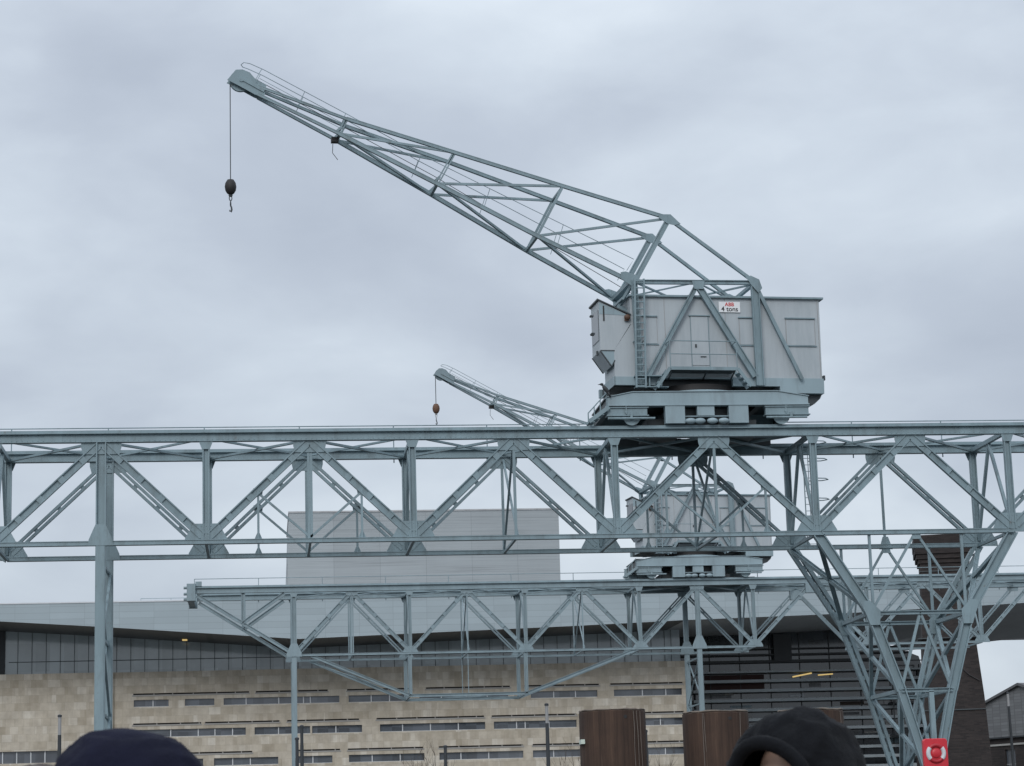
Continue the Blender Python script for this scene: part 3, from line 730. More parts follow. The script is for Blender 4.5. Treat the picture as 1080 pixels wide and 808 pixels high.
    for x in (-1.6, 1.28):
        mb.tube([(x, -2.3, 21.05), (x, -2.3, 22.2)], .022, 6)
    mb.tube([(-1.6, -2.3, 22.2), (1.28, -2.3, 22.2)], .022, 6).tube([(-1.6, -2.3, 21.64), (1.28, -2.3, 21.64)], .02, 6)
    mb.tube([(-1.6, -2.3, 22.2), (-1.95, -1.6, 21.0)], .012, 5)
    for x in (-1.6, 1.28): mb.tube([(x, -2.3, 22.2), (x, -1.5, 22.2)], .022, 6)
    B(mb, 'guard_rail', st, bal)
    for a_, b_, zlow in ((-1.62, -2.2, 20.22), (1.3, 1.85, 20.3)):
        mb = S()
        for yy in (-2.3, -1.75): mb.bar((a_, yy, 21.05), (b_, yy, zlow), .04, .14, (0, 0, 1))
        for k in range(1, 4):
            t_ = k/4; xx = a_+(b_-a_)*t_; zz_ = 21.05+(zlow-21.05)*t_
            mb.box((xx-.1, -2.3, zz_-.015), (xx+.1, -1.75, zz_+.015))
        B(mb, 'step_ladder', st, bal)
    # tall ladder at the front
    mb = S()
    for x in (-2.98, -2.58): mb.bar((x+.1, -1.86, 24.95), (x, -1.86, 20.28), .075, .06, (0, 1, 0))
    z = 20.35
    while z < 24.9:
        k = .1*(z-20.28)/4.67; mb.tube([(-2.98+k, -1.86, z), (-2.58+k, -1.86, z)], .03, 5); z += .3
    for z in (20.45, 22.3, 24.2): mb.bar((-2.95, -1.86, z), (-2.95, -1.46, z), .03, .03).bar((-2.56, -1.86, z), (-2.56, -1.46, z), .03, .03)
    B(mb, 'ladder')
    mb = S()
    for x in (-1.9, -2.4): mb.box((x, -1.75, 20.3), (x+.05, -1.5, 20.8))
    mb.box((-3.0, -1.85, 20.78), (-1.62, -1.5, 20.82)).box((-3.0, -1.88, 20.3), (-1.6, -1.5, 20.34))
    B(mb, 'ladder_landing')
    # ---- side frames
    for y, sg_ in ((-1.64, -1), (1.64, 1)):
        B(S().ibeam((-2.85, y, 24.86), (2.4, y, 24.92), .16, .18, (0, 0, 1), .03), 'frame_rail')
        B(S().ibeam((-.1, y, 24.8), (-2.42, y, 20.8), .15, .2, (.86, 0, -.5), .03), 'frame_strut')
        B(S().ibeam((-.1, y, 24.8), (2.25, y, 20.85), .17, .28, (.86, 0, .5), .04), 'frame_strut')
        B(S().ibeam((2.42, y, 25.05), (2.45, y, 20.46), .18, .34, (1, 0, 0), .04), 'frame_post')
        B(S().bar((2.55, y, 24.6), (4.3, y, 20.75), .12, .15, (.9, 0, .4)), 'frame_strut')
        B(S().ibeam((-2.85, y, 24.95), (-2.75, y, 20.46), .16, .26, (1, 0, 0), .04), 'frame_post')
        B(S().prism([(-.36, 24.93), (.2, 24.93), (.12, 24.58), (-.26, 24.58)], y-.1, y-.08), 'gusset_plate')
        B(S().prism([(2.02, 25.14), (2.24, 25.2), (2.6, 25.04), (2.72, 24.66), (2.55, 24.45), (2.24, 24.8)], y-.11, y-.09), 'gusset_plate')
    mb = S()
    for x in (-2.8, 2.42): mb.bar((x, -1.6, 24.9), (x, 1.6, 24.9), .14, .14)
    mb.bar((-2.8, -1.6, 24.86), (-.1, 1.6, 24.86), .08, .07).bar((-.1, 1.6, 24.86), (2.4, -1.6, 24.86), .08, .07).bar((-2.8, 1.6, 24.9), (-.1, -1.6, 24.9), .08, .05).bar((-.1, -1.6, 24.9), (2.4, 1.6, 24.9), .08, .05)
    B(mb, 'plan_brace')
    # front gear between the jib feet and the house
    mb = S().bar((-2.9, -1.55, 24.8), (-3.5, -.2, 23.6), .1, .16, (0, 0, 1)).bar((-2.9, 1.55, 24.8), (-3.5, -.2, 23.6), .1, .16, (0, 0, 1))
    mb.bar((-2.98, -1.55, 24.88), (-2.98, 1.55, 24.88), .18, .18).bar((-3.3, -1.4, 24.2), (-3.3, 1.3, 24.2), .1, .1)
    mb.lathe([(.2, -.3), (.24, -.3), (.24, .3), (.2, .3)], (-3.25, -.6, 23.75), 'y', 16)
    B(mb, 'luffing_gear', M['steel'])
    B(S().ellipsoid((-3.18, -1.58, 23.35), (.14, .08, .12), 10, 6).box((-3.3, -1.56, 23.2), (-3.1, -1.5, 23.4)), 'rusty_bracket', M['orange_iron'], smooth=True)
    # ---- jib: four chords narrowing to the head
    T = [(-1.19, 27.69, 1.56), (-5.65, 29.12, 1.12), (-10.22, 30.6, .72), (-14.76, 32.02, .47), (-18.45, 33.42, .2)]
    Bm = [(-2.98, 24.9, 1.56), (-6.85, 26.89, 1.2), (-11.01, 29.18, .82), (-15.08, 31.36, .47), (-18.45, 33.06, .2)]
    jib = root
    for sg_ in (-1, 1):
        tp = [jf(x, sg_*w_, z) for x, z, w_ in T]; bp = [jf(x, sg_*w_, z) for x, z, w_ in Bm]
        for pts, n, hh in ((tp, 'jib_top_chord', .15), (bp, 'jib_bottom_chord', .17)):
            mb = S()
            for i in range(4):
                mb.ibeam(pts[i], pts[i+1], .15 if i < 3 else .12, hh if i < 3 else hh*.75, (0, 0, 1), .03, .13 if i < 3 else .1)
            B(mb, n)
        for i in range(1, 4):
            mb = S()
            p, q = V(tp[i]), V(bp[i])
            if i > 1:
                mb.bar(p+V((-.06, 0, 0)), q+V((-.06, 0, 0)), .06, .05, (0, 1, 0)); mb.bar(p+V((.06, 0, 0)), q+V((.06, 0, 0)), .06, .05, (0, 1, 0))
                mb.bar(q+V((-.1, 0, .1)), q+V((.12, 0, .3)), .1, .12, (0, 1, 0))
            else: mb.bar(p, q, .11, .1, (0, 1, 0))
            B(mb, 'jib_post')
            B(S().bar(tp[i-1], bp[i], .1, .08, (0, 1, 0)), 'jib_diagonal')
        # apex post
        p, q = V(jf(-1.19, sg_*1.56, 27.69)), V(jf(-2.75, sg_*1.56, 25.0))
        B(S().ibeam(p, q, .16, .23, (-.86, 0, .5), .04, .1), 'apex_post')
        B(S().bar(jf(-1.19, sg_*1.56, 27.66), (2.35, sg_*1.64, 25.0), .14, .13, (0, 0, 1)), 'back_stay')
        ax, az = -1.19, 27.69
        g = S().prism([(jf(a, 0, 0)[0], jf(0, 0, b_)[2]) for a, b_ in ((ax-.48, az+.14), (ax+.05, az+.15), (ax+.48, az-.26), (ax+.2, az-.32), (ax-.1, az-.26), (ax-.46, az-.02))], sg_*1.56-.1, sg_*1.56-.08)
        B(g, 'gusset_plate')
        g = S().prism([(jf(a, 0, 0)[0], jf(0, 0, b_)[2]) for a, b_ in ((-3.42, 25.26), (-3.2, 25.3), (-2.62, 25.1), (-2.6, 24.78), (-3.0, 24.7), (-3.4, 24.98))], sg_*1.56-.12, sg_*1.56-.1)
        B(g, 'gusset_plate')
    for i in range(1, 4):
        a, b_ = jf(Bm[i][0], -Bm[i][2], Bm[i][1]), jf(Bm[i][0], Bm[i][2], Bm[i][1])
        B(S().bar(a, b_, .12, .12), 'jib_cross_strut')
        a, b_ = jf(T[i][0], -T[i][2], T[i][1]), jf(T[i][0], T[i][2], T[i][1])
        B(S().bar(a, b_, .09, .09), 'jib_cross_strut')
        a, b_ = jf(Bm[i][0], -Bm[i][2], Bm[i][1]), jf(Bm[i-1][0], Bm[i-1][2], Bm[i-1][1])
        B(S().bar(a, b_, .1, .1), 'jib_lacing')
    # walkway rails along the jib
    rl = S()
    for yy in (-.36, .36):
        rl.tube([jf(-2.95, yy*2.4, 25.55), jf(-2.62, yy*2.4, 26.05), jf(-7.8, yy*1.6, 28.65), jf(-11.6, yy*1.2, 30.55), jf(-14.78, yy, 32.3), jf(-18.2, yy, 34.1), jf(-18.8, yy, 34.36)], .016, 5)
        for x, z, y3, x2, z2 in ((-5.6, 27.55, 1.9, -5.9, 26.6), (-8.7, 29.1, 1.5, -9.0, 28.2), (-11.6, 30.55, 1.2, -11.9, 29.8), (-14.78, 32.3, 1, -15.05, 31.6), (-16.5, 33.2, 1, -16.8, 32.55), (-18.3, 34.15, 1, -18.6, 33.6)):
            rl.tube([jf(x, yy*y3, z), jf(x2, yy*y3, z2)], .014, 5)
        rl.tube([jf(-14.9, yy, 31.85), jf(-18.4, yy, 33.72)], .012, 5)
    rl.tube([jf(-18.8, -.36, 34.36), jf(-19.05, -.3, 34.42), jf(-19.15, 0, 34.42), jf(-19.05, .3, 34.42), jf(-18.8, .36, 34.36)], .016, 5)
    B(rl, 'handrail')
    # junction box under the jib
    q = V(jf(-15.2, 0, 31.25)); mb = S().box((q.x-.17, -.15, q.z-.14), (q.x+.13, .15, q.z+.06)).tube([(q.x-.1, 0, q.z-.2), (q.x-.12, 0, q.z-.6), (q.x+.1, 0, q.z-.9)], .014, 5)
    B(mb, 'junction_box', M['black_iron'])
    # head with sheave
    hd = [(-19.74, 33.66), (-19.38, 34.12), (-19.1, 34.14), (-18.8, 34.02), (-18.55, 33.72), (-18.1, 33.5), (-18.2, 32.92), (-18.6, 33.06), (-19.3, 33.44)]
    hp = [(jf(a, 0, 0)[0], jf(0, 0, b_)[2]) for a, b_ in hd]
    mb = S().prism(hp, -.22, -.19).prism(hp, .19, .22)
    q1, q2 = V(jf(-19.2, 0, 33.75)), V(jf(-18.2, 0, 33.2))
    mb.bar(q1-V((0, .24, 0)), q2-V((0, .24, 0)), .05, .1, (0, 0, 1)).bar(q1+V((0, .24, 0)), q2+V((0, .24, 0)), .05, .1, (0, 0, 1))
    mb.bar(jf(-18.9, 0, 33.9), jf(-18.2, 0, 33.45), .38, .03, (0, 0, 1)).tube([jf(-19.15, -.26, 33.68), jf(-19.15, .26, 33.68)], .09, 10)
    B(mb, 'jib_head')
    sx, _, sz = jf(-19.18, 0, 33.68); R_ = .46*js
    B(S().lathe([(.08, -.06), (R_-.07, -.05), (R_, -.07), (R_-.05, 0), (R_, .07), (R_-.07, .05), (.08, .06)], (sx, 0, sz), 'y', 28), 'sheave', M['steel'], smooth=True)
    rx = sx-R_+.03; zbot = 29.3 if dark_ball else sz-2.05
    B(S().tube([(rx, 0, sz), (rx, 0, zbot)], .022 if dark_ball else .026, 6), 'hoist_rope', M['dark_steel'])
    # rope along the jib to the winch
    B(S().tube([jf(-19.1, 0, 34.1), jf(-11, 0, 29.75), (-2.3, 0, 24.6)], .016, 5), 'hoist_rope', M['dark_steel'])
    bm_ = M['black_iron'] if dark_ball else M['orange_iron']
    blk = B(S().lathe([(.04, .33), (.14, .3), (.22, .16), (.245, 0), (.22, -.16), (.15, -.28), (.07, -.34)], (rx, 0, zbot-.25), 'z', 20), 'hook_block', bm_, smooth='all')
    z = zbot-.6
    ch = S().ellipsoid((rx, 0, z-.02), (.09, .06, .07), 10, 6)
    for k in range(2):
        zz = z-.14-.2*k; pts = []
        for a in range(13):
            t = 2*math.pi*a/12; r1 = .055*math.cos(t); r2 = .11*math.sin(t)
            pts.append((rx+(r1 if k % 2 == 0 else 0), (0 if k % 2 == 0 else r1), zz+r2))
        ch.tube(pts, .022, 5, False)
    B(ch, 'chain', M['dark_steel'] if dark_ball else M['post_pale'], blk)
    hz = z-.44; pts = [(rx, 0, hz+.1)]+[(rx+.09*math.sin(t)*1.0, 0, hz-.13-.13*math.cos(t)) for t in [math.pi*k/8*1.0 for k in range(8, -5, -1)]]
    B(S().tube([(rx, 0, hz+.12), (rx, 0, hz-.02), (rx+.035, 0, hz-.1), (rx+.045, 0, hz-.2), (rx+.015, 0, hz-.29), (rx-.03, 0, hz-.27), (rx-.045, 0, hz-.2)], [.03, .035, .035, .04, .04, .03, .012], 8), 'hook', M['dark_steel'], blk)
    return root
crane('large slewing crane with a white 4 tons sign on its pale grey house', 18.4, 91.41, 4.695, .08, 1.0, True, True)
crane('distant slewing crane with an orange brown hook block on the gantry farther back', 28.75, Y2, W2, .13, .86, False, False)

# crow on the stair rail
bx, by, bz = 18.4-4.2, 91.41-.35, 19.94
rot = Matrix.Rotation(math.radians(52), 3, 'Y')
mb = MB().ellipsoid((bx-.02, by, bz+.16), (.2, .085, .09), 14, 10, rot)
mb.ellipsoid((bx-.17, by, bz+.36), (.075, .06, .06), 12, 8)
mb.tube([(bx-.22, by, bz+.37), (bx-.34, by, bz+.345)], [.03, .004], 8)
mb.tube([(bx+.06, by, bz+.06), (bx+.17, by, bz-.16)], [.055, .03], 8)
crow = mb.build('crow', M['feather'], None, smooth='all')
tag(crow, 'dark crow perched on the stair handrail of the larger crane', 'bird')
mb = MB()
for d in (-.03, .03): mb.tube([(bx+.0, by+d, bz+.08), (bx+.0, by+d, bz-.01)], .009, 5)
crow.location = (bx, by, bz); crow.data.transform(Matrix.Translation((-bx, -by, -bz)))
mb.build('leg', M['feather'], crow)

# ------------------------------------------------------------------ museum / office building
bl = thing('stone_building', 'long tan stone building with window strips and a pale folded roof behind the gantries', 'building', (20, 245, QZ))
WY = 238.0
def wall(x0, x1, z0, z1, y, ops, depth=.35):
    """front face with rectangular openings and their reveals"""
    xs = sorted({x0, x1, *[o[0] for o in ops], *[o[1] for o in ops]}); zs = sorted({z0, z1, *[o[2] for o in ops], *[o[3] for o in ops]})
    mb = MB()
    for a, b in zip(xs[:-1], xs[1:]):
        for c, d in zip(zs[:-1], zs[1:]):
            mx, mz = (a+b)/2, (c+d)/2
            if any(o[0] < mx < o[1] and o[2] < mz < o[3] for o in ops): continue
            mb.add([(a, y, c), (b, y, c), (b, y, d), (a, y, d)], [(0, 1, 2, 3)])
    for a, b, c, d in ops:
        Y_ = y+depth
        mb.add([(a, y, c), (b, y, c), (b, Y_, c), (a, Y_, c)], [(0, 1, 2, 3)]); mb.add([(a, y, d), (b, y, d), (b, Y_, d), (a, Y_, d)], [(0, 1, 2, 3)])
        mb.add([(a, y, c), (a, y, d), (a, Y_, d), (a, Y_, c)], [(0, 1, 2, 3)]); mb.add([(b, y, c), (b, y, d), (b, Y_, d), (b, Y_, c)], [(0, 1, 2, 3)])
    return mb
rows = [
 (16.42, 17.14, [(-13.05, -9.5, (-11.1,)), (-7.85, -4.85, ()), (-3.9, 8.0, (-1.6, 1.75, 4.3, 5.0)), (8.95, 15.2, (11.3, 13.2)), (16.3, 25.6, (18.6, 21.2, 23.4)), (27.95, 35.0, (30.4, 32.7)), (36.75, 44.0, (39.8, 42.3))],
  [(-13.1, -1.3), (-.6, 6.8), (8.8, 15.6), (17.0, 25.8), (27.3, 35.2), (36.4, 44.1)]),
 (13.32, 14.1, [(-13.0, -1.65, (-9.3, -6.5, -4.8, -3.0)), (-.75, 4.95, (1.7,)), (5.15, 10.3, (7.6,)), (12.15, 23.1, (14.5, 17.4, 20.3)), (24.0, 32.7, (26.4, 27.3, 29.8)), (34.0, 38.6, (36.2,)), (39.9, 44.0, (41.6,))],
  [(-13.1, -6.2), (-5.8, 1.8), (2.6, 10.0), (11.8, 23.0), (23.8, 32.7), (34.0, 44.1)]),
 (10.28, 11.05, [(-12.6, -6.0, (-10.2, -8.1)), (-4.9, 1.65, (-3.0, -1.2)), (3.5, 7.2, (5.2,)), (8.9, 16.7, (11.3, 14.2)), (18.25, 27.0, (20.5, 23.4)), (28.0, 36.0, (30.2, 33.4)), (37.5, 44.0, (39.7, 42.0))],
  [(-12.8, -1.0), (3.2, 8.0), (8.8, 16.6), (18.2, 27.0), (28.0, 36.5), (37.3, 44.1)]),
 (7.2, 8.0, [(-12.6, -1.0, (-9.0, -5.0)), (1.0, 12.0, (4.0, 8.0)), (14.0, 26.0, (18.0, 22.0)), (28.0, 43.0, (32.0, 36.0, 40.0))], []),
]
ops = []
for z0, z1, wins, slots in rows:
    ops += [(a, b, z0, z1) for a, b, _ in wins] + [(a, b, z1+.5, z1+.66) for a, b in slots]
w_ = wall(-15.1, 44.4, QZ, 20.0, WY, ops, .4)
w_.add([(44.4, WY, QZ), (44.4, 275, QZ), (44.4, 275, 20), (44.4, WY, 20)], [(0, 1, 2, 3)])
w_.add([(-15.1, WY, 20), (44.4, WY, 20), (44.4, WY+2.2, 20), (-15.1, WY+2.2, 20)], [(0, 1, 2, 3)])
wl = w_.build('stone_wall', M['stone'], bl)
for z0, z1, wins, slots in rows:
    for a, b, mull in wins:
        wd = MB().box((a, WY+.30, z0), (b, WY+.34, z1)).build('window', M['glass_dark'], bl)
        fm = MB()
        for m_ in mull: fm.box((m_-.05, WY+.2, z0), (m_+.05, WY+.299, z1))
        fm.box((a, WY+.24, z0), (b, WY+.298, z0+.05))
        if mull or True: fm.build('frame', M['trim_white'], wd)
    for a, b in slots:
        so = MB().box((a, WY+.2, z1+.5), (b, WY+.24, z1+.66)).build('vent_slot', M['black_iron'], bl)
        fm = MB(); k = a
        while k < b-.4:
            k += random.choice((1.9, 2.1, 2.4)); 
            if k < b: fm.box((k-.05, WY+.03, z1+.5), (k+.05, WY+.19, z1+.66))
        fm.box((a-.1, WY-.06, z1+.36), (b+.1, WY-.002, z1+.5))
        fm.build('lintel', M['lintel'], so)
w_ = wall(-70, -15.1, QZ, 20.0, WY-.35, [(-60, -20.6, 11.0, 12.2), (-60, -20.6, 6.0, 7.2)], .4)
w_.add([(-15.1, WY-.35, QZ), (-15.1, WY, QZ), (-15.1, WY, 20), (-15.1, WY-.35, 20)], [(0, 1, 2, 3)])
w_.add([(-70, WY-.35, 20), (-15.1, WY-.35, 20), (-15.1, WY+2.2, 20), (-70, WY+2.2, 20)], [(0, 1, 2, 3)])
w_.add([(-70, WY-.35, QZ), (-70, 275, QZ), (-70, 275, 20), (-70, WY-.35, 20)], [(0, 1, 2, 3)])
w_.build('stone_wall', M['stone'], bl)
for z0, z1 in ((11.0, 12.2), (6.0, 7.2)):
    wd = MB().box((-60, WY-.02, z0), (-20.6, WY+.02, z1)).build('window', M['glass_dark'], bl)
    fm = MB(); k = -60
    while k < -20.6: fm.box((k-.05, WY-.12, z0), (k+.05, WY-.021, z1)); k += 1.41
    fm.build('frame', M['trim_white'], wd)
# glass storey under the roof
def soff(x):
    P = [(-90, 29.5), (-26, 24.6), (-16.4, 23.9), (-8.9, 23.3), (-.5, 22.62), (3.75, 22.28), (16.5, 22.66), (31, 23.05), (43, 23.45), (57.5, 23.77), (74, 24.38), (79, 24.6), (130, 26.0)]
    for (a, b), (c, d) in zip(P[:-1], P[1:]):
        if a <= x <= c: return b+(d-b)*(x-a)/(c-a)
    return 25
GY = 240.0
xs = [-26.3]+[-25+1.44*i for i in range(48)]
xs = [x for x in xs if x < 43.4]+[43.4]
gl = MB()
for a, b in zip(xs[:-1], xs[1:]):
    gl.add([(a, GY, 20), (b, GY, 20), (b, GY, soff(b)-.002), (a, GY, soff(a)-.002)], [(0, 1, 2, 3)])
gw = gl.build('glass_storey', M['glass'], bl)
mu = MB()
for x in xs: mu.box((x-.028, GY-.06, 20.002), (x+.028, GY-.003, soff(x)-.01))
for z, x0_, x1_ in ((21.4, -25.9, 43.3),): mu.box((x0_, GY-.07, z-.04), (x1_, GY-.004, z+.04))
mu.build('mullion', paint('grey mullion paint', (.10, .12, .13), .5), gw)
MB().box((-26.9, GY-.3, 20), (-26.3, GY+1, soff(-26)-.01)).build('end_post', M['post_dark'], gw)
lo = MB().box((-70, GY+.6, 20), (-26.9, GY+.8, 24.5))
left_glass = lo.build('side_glass', M['glass'], bl)
mu = MB()
for k in range(9): mu.box((-70, GY+.5, 20.3+k*.5), (-26.95, GY+.58, 20.36+k*.5))
mu.build('louvre', M['trim_white'], left_glass)
MB().box((43.4, GY-.2, 20), (44.3, GY+.2, soff(44)-.01)).build('end_panel', M['glass'], gw)
# roof: fascia with a folded lower edge, level soffit behind it, flat top
FY = 229.0; TOP = 26.25
fx = [-90, -60, -26, -16.4, -8.9, -.5, 3.75, 16.5, 31, 43, 57.5, 74, 79, 110]
ro = MB()
for a, b in zip(fx[:-1], fx[1:]):
    za, zb_ = min(soff(a), TOP-.6), min(soff(b), TOP-.6)
    ro.add([(a, FY, za), (b, FY, zb_), (b, FY, TOP), (a, FY, TOP)], [(0, 1, 2, 3)])
rf = ro.build('roof_fascia', M['fascia'], bl)
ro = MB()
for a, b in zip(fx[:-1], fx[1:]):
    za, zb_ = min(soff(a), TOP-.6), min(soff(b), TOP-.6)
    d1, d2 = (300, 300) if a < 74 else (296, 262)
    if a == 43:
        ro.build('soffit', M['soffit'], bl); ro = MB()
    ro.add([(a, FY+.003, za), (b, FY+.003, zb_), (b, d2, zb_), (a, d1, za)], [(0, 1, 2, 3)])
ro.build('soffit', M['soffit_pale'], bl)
MB().box((-90, FY-.06, TOP), (110, 296, TOP+.12)).build('roof', M['trim_white'], bl)
hr = MB().tube([(-12, FY+2, TOP+.55), (42, FY+2, TOP+.55)], .03, 5)
for i in range(19): hr.tube([(-12+3*i, FY+2, TOP+.1), (-12+3*i, FY+2, TOP+.55)], .025, 5)
hr.build('roof_rail', M['steel_far'], bl)
dl = MB().box((-8.1, 237.2, soff(-8)-.12), (-7.6, 238.0, soff(-8)-.02)); dl.build('soffit_lamp', M['lamp'], bl)
# stage tower
ty = 275
mb = MB(); A = [(2.75, ty, 24), (36.35, ty, 24), (36.35, ty+22, 24), (2.75, ty+22, 24)]; Bq = [(3.45, ty, 41.62), (36.41, ty, 41.62), (36.41, ty+22, 41.62), (3.45, ty+22, 41.62)]
mb.add(A+Bq, [(0, 1, 5, 4), (1, 2, 6, 5), (2, 3, 7, 6), (3, 0, 4, 7), (4, 5, 6, 7)])
tw = mb.build('stage_tower', M['tower'], bl)
MB().box((3.35, ty-.12, 41.62), (36.5, ty+22.1, 41.8)).build('coping', M['post_pale'], tw)
# atrium with louvres on the right
AY = 250.0
sh = [(44.45, QZ), (74.5, QZ), (74.0, 18.4), (73.3, 20.9), (69.5, 22.4), (66, soff(66)-.02), (57.5, soff(57.5)-.02), (44.45, soff(44.5)-.02)]
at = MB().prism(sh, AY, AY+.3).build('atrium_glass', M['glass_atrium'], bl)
mb = MB()
for k in range(9): mb.box((46+3.4*k, AY-.15, QZ), (46.07+3.4*k, AY-.002, min(soff(46+3.4*k)-.05, 24) if 46+3.4*k < 65 else 20))
mb.build('mullion', M['post_dark'], at)
mb = MB().box((56.6, AY-.9, 20.6), (58.6, AY-.2, 23.6)); mb.build('column', M['post_dark'], at)
mb = MB()
for z, t in ((22.0, .14), (21.35, .2), (20.6, .3)): mb.box((45, AY-.7, z-t/2), (72.0, AY-.16, z+t/2))
mb.build('gallery_edge', M['post_dark'], at)
z = 19.4
i = 0
while z > 4:
    MB().box((47.2, AY-1.5, z-.07), (74.0, AY-.2, z+.11 if i < 1 else z+.24)).build('louvre', M['louvre'], at); z -= 1.06; i += 1
mb = MB()
for xx in (47.6, 73): mb.box((xx-.06, AY-.4, QZ), (xx+.08, AY-.18, 19.4))
mb.build('louvre_post', M['post_dark'], at)
# things seen through the glass: warm lamps, a red wall, pale panels
MB().bar((58.7, AY-.25, 18.86), (60.9, AY-.25, 19.24), .05, .15, (0, 0, 1)).bar((61.6, AY-.25, 19.0), (63.3, AY-.25, 19.1), .05, .13, (0, 0, 1)).build('strip_lamp', M['lamp'], at)
mb = MB().box((48.8, AY-.1, 17.6), (55.5, AY-.003, 19.2)); mb.build('red_wall', paint('dark red interior wall', (.05, .022, .02), .8), at)
for (a, b, c, d) in ((51, 52, 17.0, 17.5), (62, 64.5, 14.6, 14.8), (69, 70.6, 13.4, 13.7), (71.8, 72.6, 13.8, 14.3), (72, 72.7, 11.3, 11.6), (72.0, 72.8, 9.6, 10.2), (66.5, 68, 12.5, 12.7), (64.5, 69, 17.1, 17.3), (70.5, 71, 15.6, 15.9)):
    MB().box((a, AY-.08, c), (b, AY-.004, d)).build('interior_panel', M['lintel'], at)
rng = random.Random(21)
for k in range(34):
    a = rng.uniform(47.5, 72); b_ = min(73.4, a+rng.uniform(.6, 3.2)); zc_ = 4.6+1.06*rng.randint(0, 13)+.42; h_ = rng.uniform(.12, .5)
    MB().box((a, AY-.06-.0015*k, zc_), (b_, AY-.003, zc_+h_)).build('interior_panel', rng.choice([M['post_pale'], M['steel'], M['soffit_pale'], M['slate'], M['coat_brown'], M['soffit']]), at)
# small terrace frame near the atrium's end
mb = MB()
for xx in (69.0, 73.8):
    mb.box((xx-.06, AY-4, 12), (xx+.06, AY-3.88, 20.2))
mb.box((69, AY-4, 20.1), (73.8, AY-3.9, 20.22)); mb.box((69, AY-4, 18.4), (73.8, AY-3.9, 18.5)); mb.box((69, AY-4, 15.5), (73.8, AY-1.6, 15.7)); mb.box((69, AY-4, 12), (73.8, AY-1.6, 12.2))
for k in range(7): mb.box((69.4+.65*k, AY-3.98, 15.7), (69.45+.65*k, AY-3.93, 16.8))
mb.box((69, AY-4, 16.8), (73.8, AY-3.92, 16.87))
mb.build('terrace_frame', M['post_dark'], bl)

# ------------------------------------------------------------------ brick chimney
ch = thing('brick_chimney', 'square dark brick chimney with a corbelled top behind the gantry legs', 'chimney', (55.4, 182.5, QZ))
def ring(x, y, hw, hd, z): return [(x-hw, y-hd, z), (x+hw, y-hd, z), (x+hw, y+hd, z), (x-hw, y+hd, z)]
cx, cy = 56.0, 182.3
crot = -.25
def cxf(p): return V((cx+(p.x-cx)*math.cos(crot)-(p.y-cy)*math.sin(crot), cy+(p.x-cx)*math.sin(crot)+(p.y-cy)*math.cos(crot), p.z))
lv = [(3.0, 2.78), (8.0, 2.55), (12.3, 2.37), (16.5, 2.16), (21.0, 1.97), (23.2, 1.93)]
vs = []; fs = []
for z, h in lv: vs += ring(cx+(.12 if z < 13 else 0), cy, h, h, z)
for i in range(len(lv)-1):
    for k in range(4): fs.append((i*4+k, i*4+(k+1) % 4, (i+1)*4+(k+1) % 4, (i+1)*4+k))
MB(cxf).add(vs, fs).build('shaft', M['brick'], ch)
mb = MB(cxf)
for z0, z1, h in ((23.2, 23.55, 2.06), (23.55, 23.95, 2.2), (23.95, 24.45, 2.32), (24.45, 25.35, 2.36), (25.35, 25.5, 2.28)):
    mb.box((cx-h, cy-h, z0), (cx+h, cy+h, z1))
MB.build(mb, 'cap', M['brick'], ch)
for z in (21.9, 22.5, 17.0, 11.2): MB(cxf).box((cx-2.0 if z > 18 else cx-2.5, cy-2.02 if z > 18 else cy-2.52, z), (cx+2.0 if z > 18 else cx+2.55, cy, z+.09)).build('band', M['dark_steel'], ch)
mb = MB(cxf).tube([(56.9, 179.95, 14.5), (57.4, 179.9, 14.0), (58.2, 179.9, 13.5)], .05, 6); mb.build('cable', M['black_iron'], ch)

# ------------------------------------------------------------------ gabled house at the right edge
hs = thing('gabled_house', 'low brick house with a grey slate clad gable right of the chimney', 'house', (69.5, 210, QZ))
hx, hy = 69.6, 205
ha = -1.16
def hxf(p): return V((hx+p.x*math.cos(ha)-p.y*math.sin(ha), hy+p.x*math.sin(ha)+p.y*math.cos(ha), p.z))
HW = 15.5
def house_wall(ops): 
    m_ = wall(-HW, HW, QZ, 10.05, 0, ops, .3); o_ = MB(hxf); return o_.add(m_.v, m_.f)
wins = [(-8.0+5.2*k, -6.6+5.2*k, 6.0, 8.9) for k in range(4)]
wl_ = house_wall(wins)
wl_.add([(-HW, 0, QZ), (-HW, 26, QZ), (-HW, 26, 10.05), (-HW, 0, 10.05)], [(0, 1, 2, 3)]).add([(HW, 0, QZ), (HW, 26, QZ), (HW, 26, 10.05), (HW, 0, 10.05)], [(0, 1, 2, 3)])
wl_.build('wall', M['brick'], hs)
MB(hxf).prism([(-HW, 10.05), (HW, 10.05), (0, 14.6)], -.12, .1).build('gable', M['slate'], hs)
rfm = MB(hxf)
for sg_ in (-1, 1): rfm.add([(sg_*(HW+.5), -.45, 9.92), (0, -.45, 14.62), (0, 26, 14.62), (sg_*(HW+.5), 26, 9.92), (sg_*(HW+.5), -.45, 10.1), (0, -.45, 14.85), (0, 26, 14.85), (sg_*(HW+.5), 26, 10.1)], [(0, 1, 2, 3), (4, 5, 6, 7), (0, 1, 5, 4), (0, 3, 7, 4)])
rfm.build('roof', M['asphalt_roof'], hs)
MB(hxf).box((-HW, -.1, 9.25), (HW, -.003, 9.42)).build('string_course', M['lintel'], hs)
MB(hxf).box((-HW, -.26, 9.92), (HW, -.125, 10.06)).build('ledge', M['post_dark'], hs)
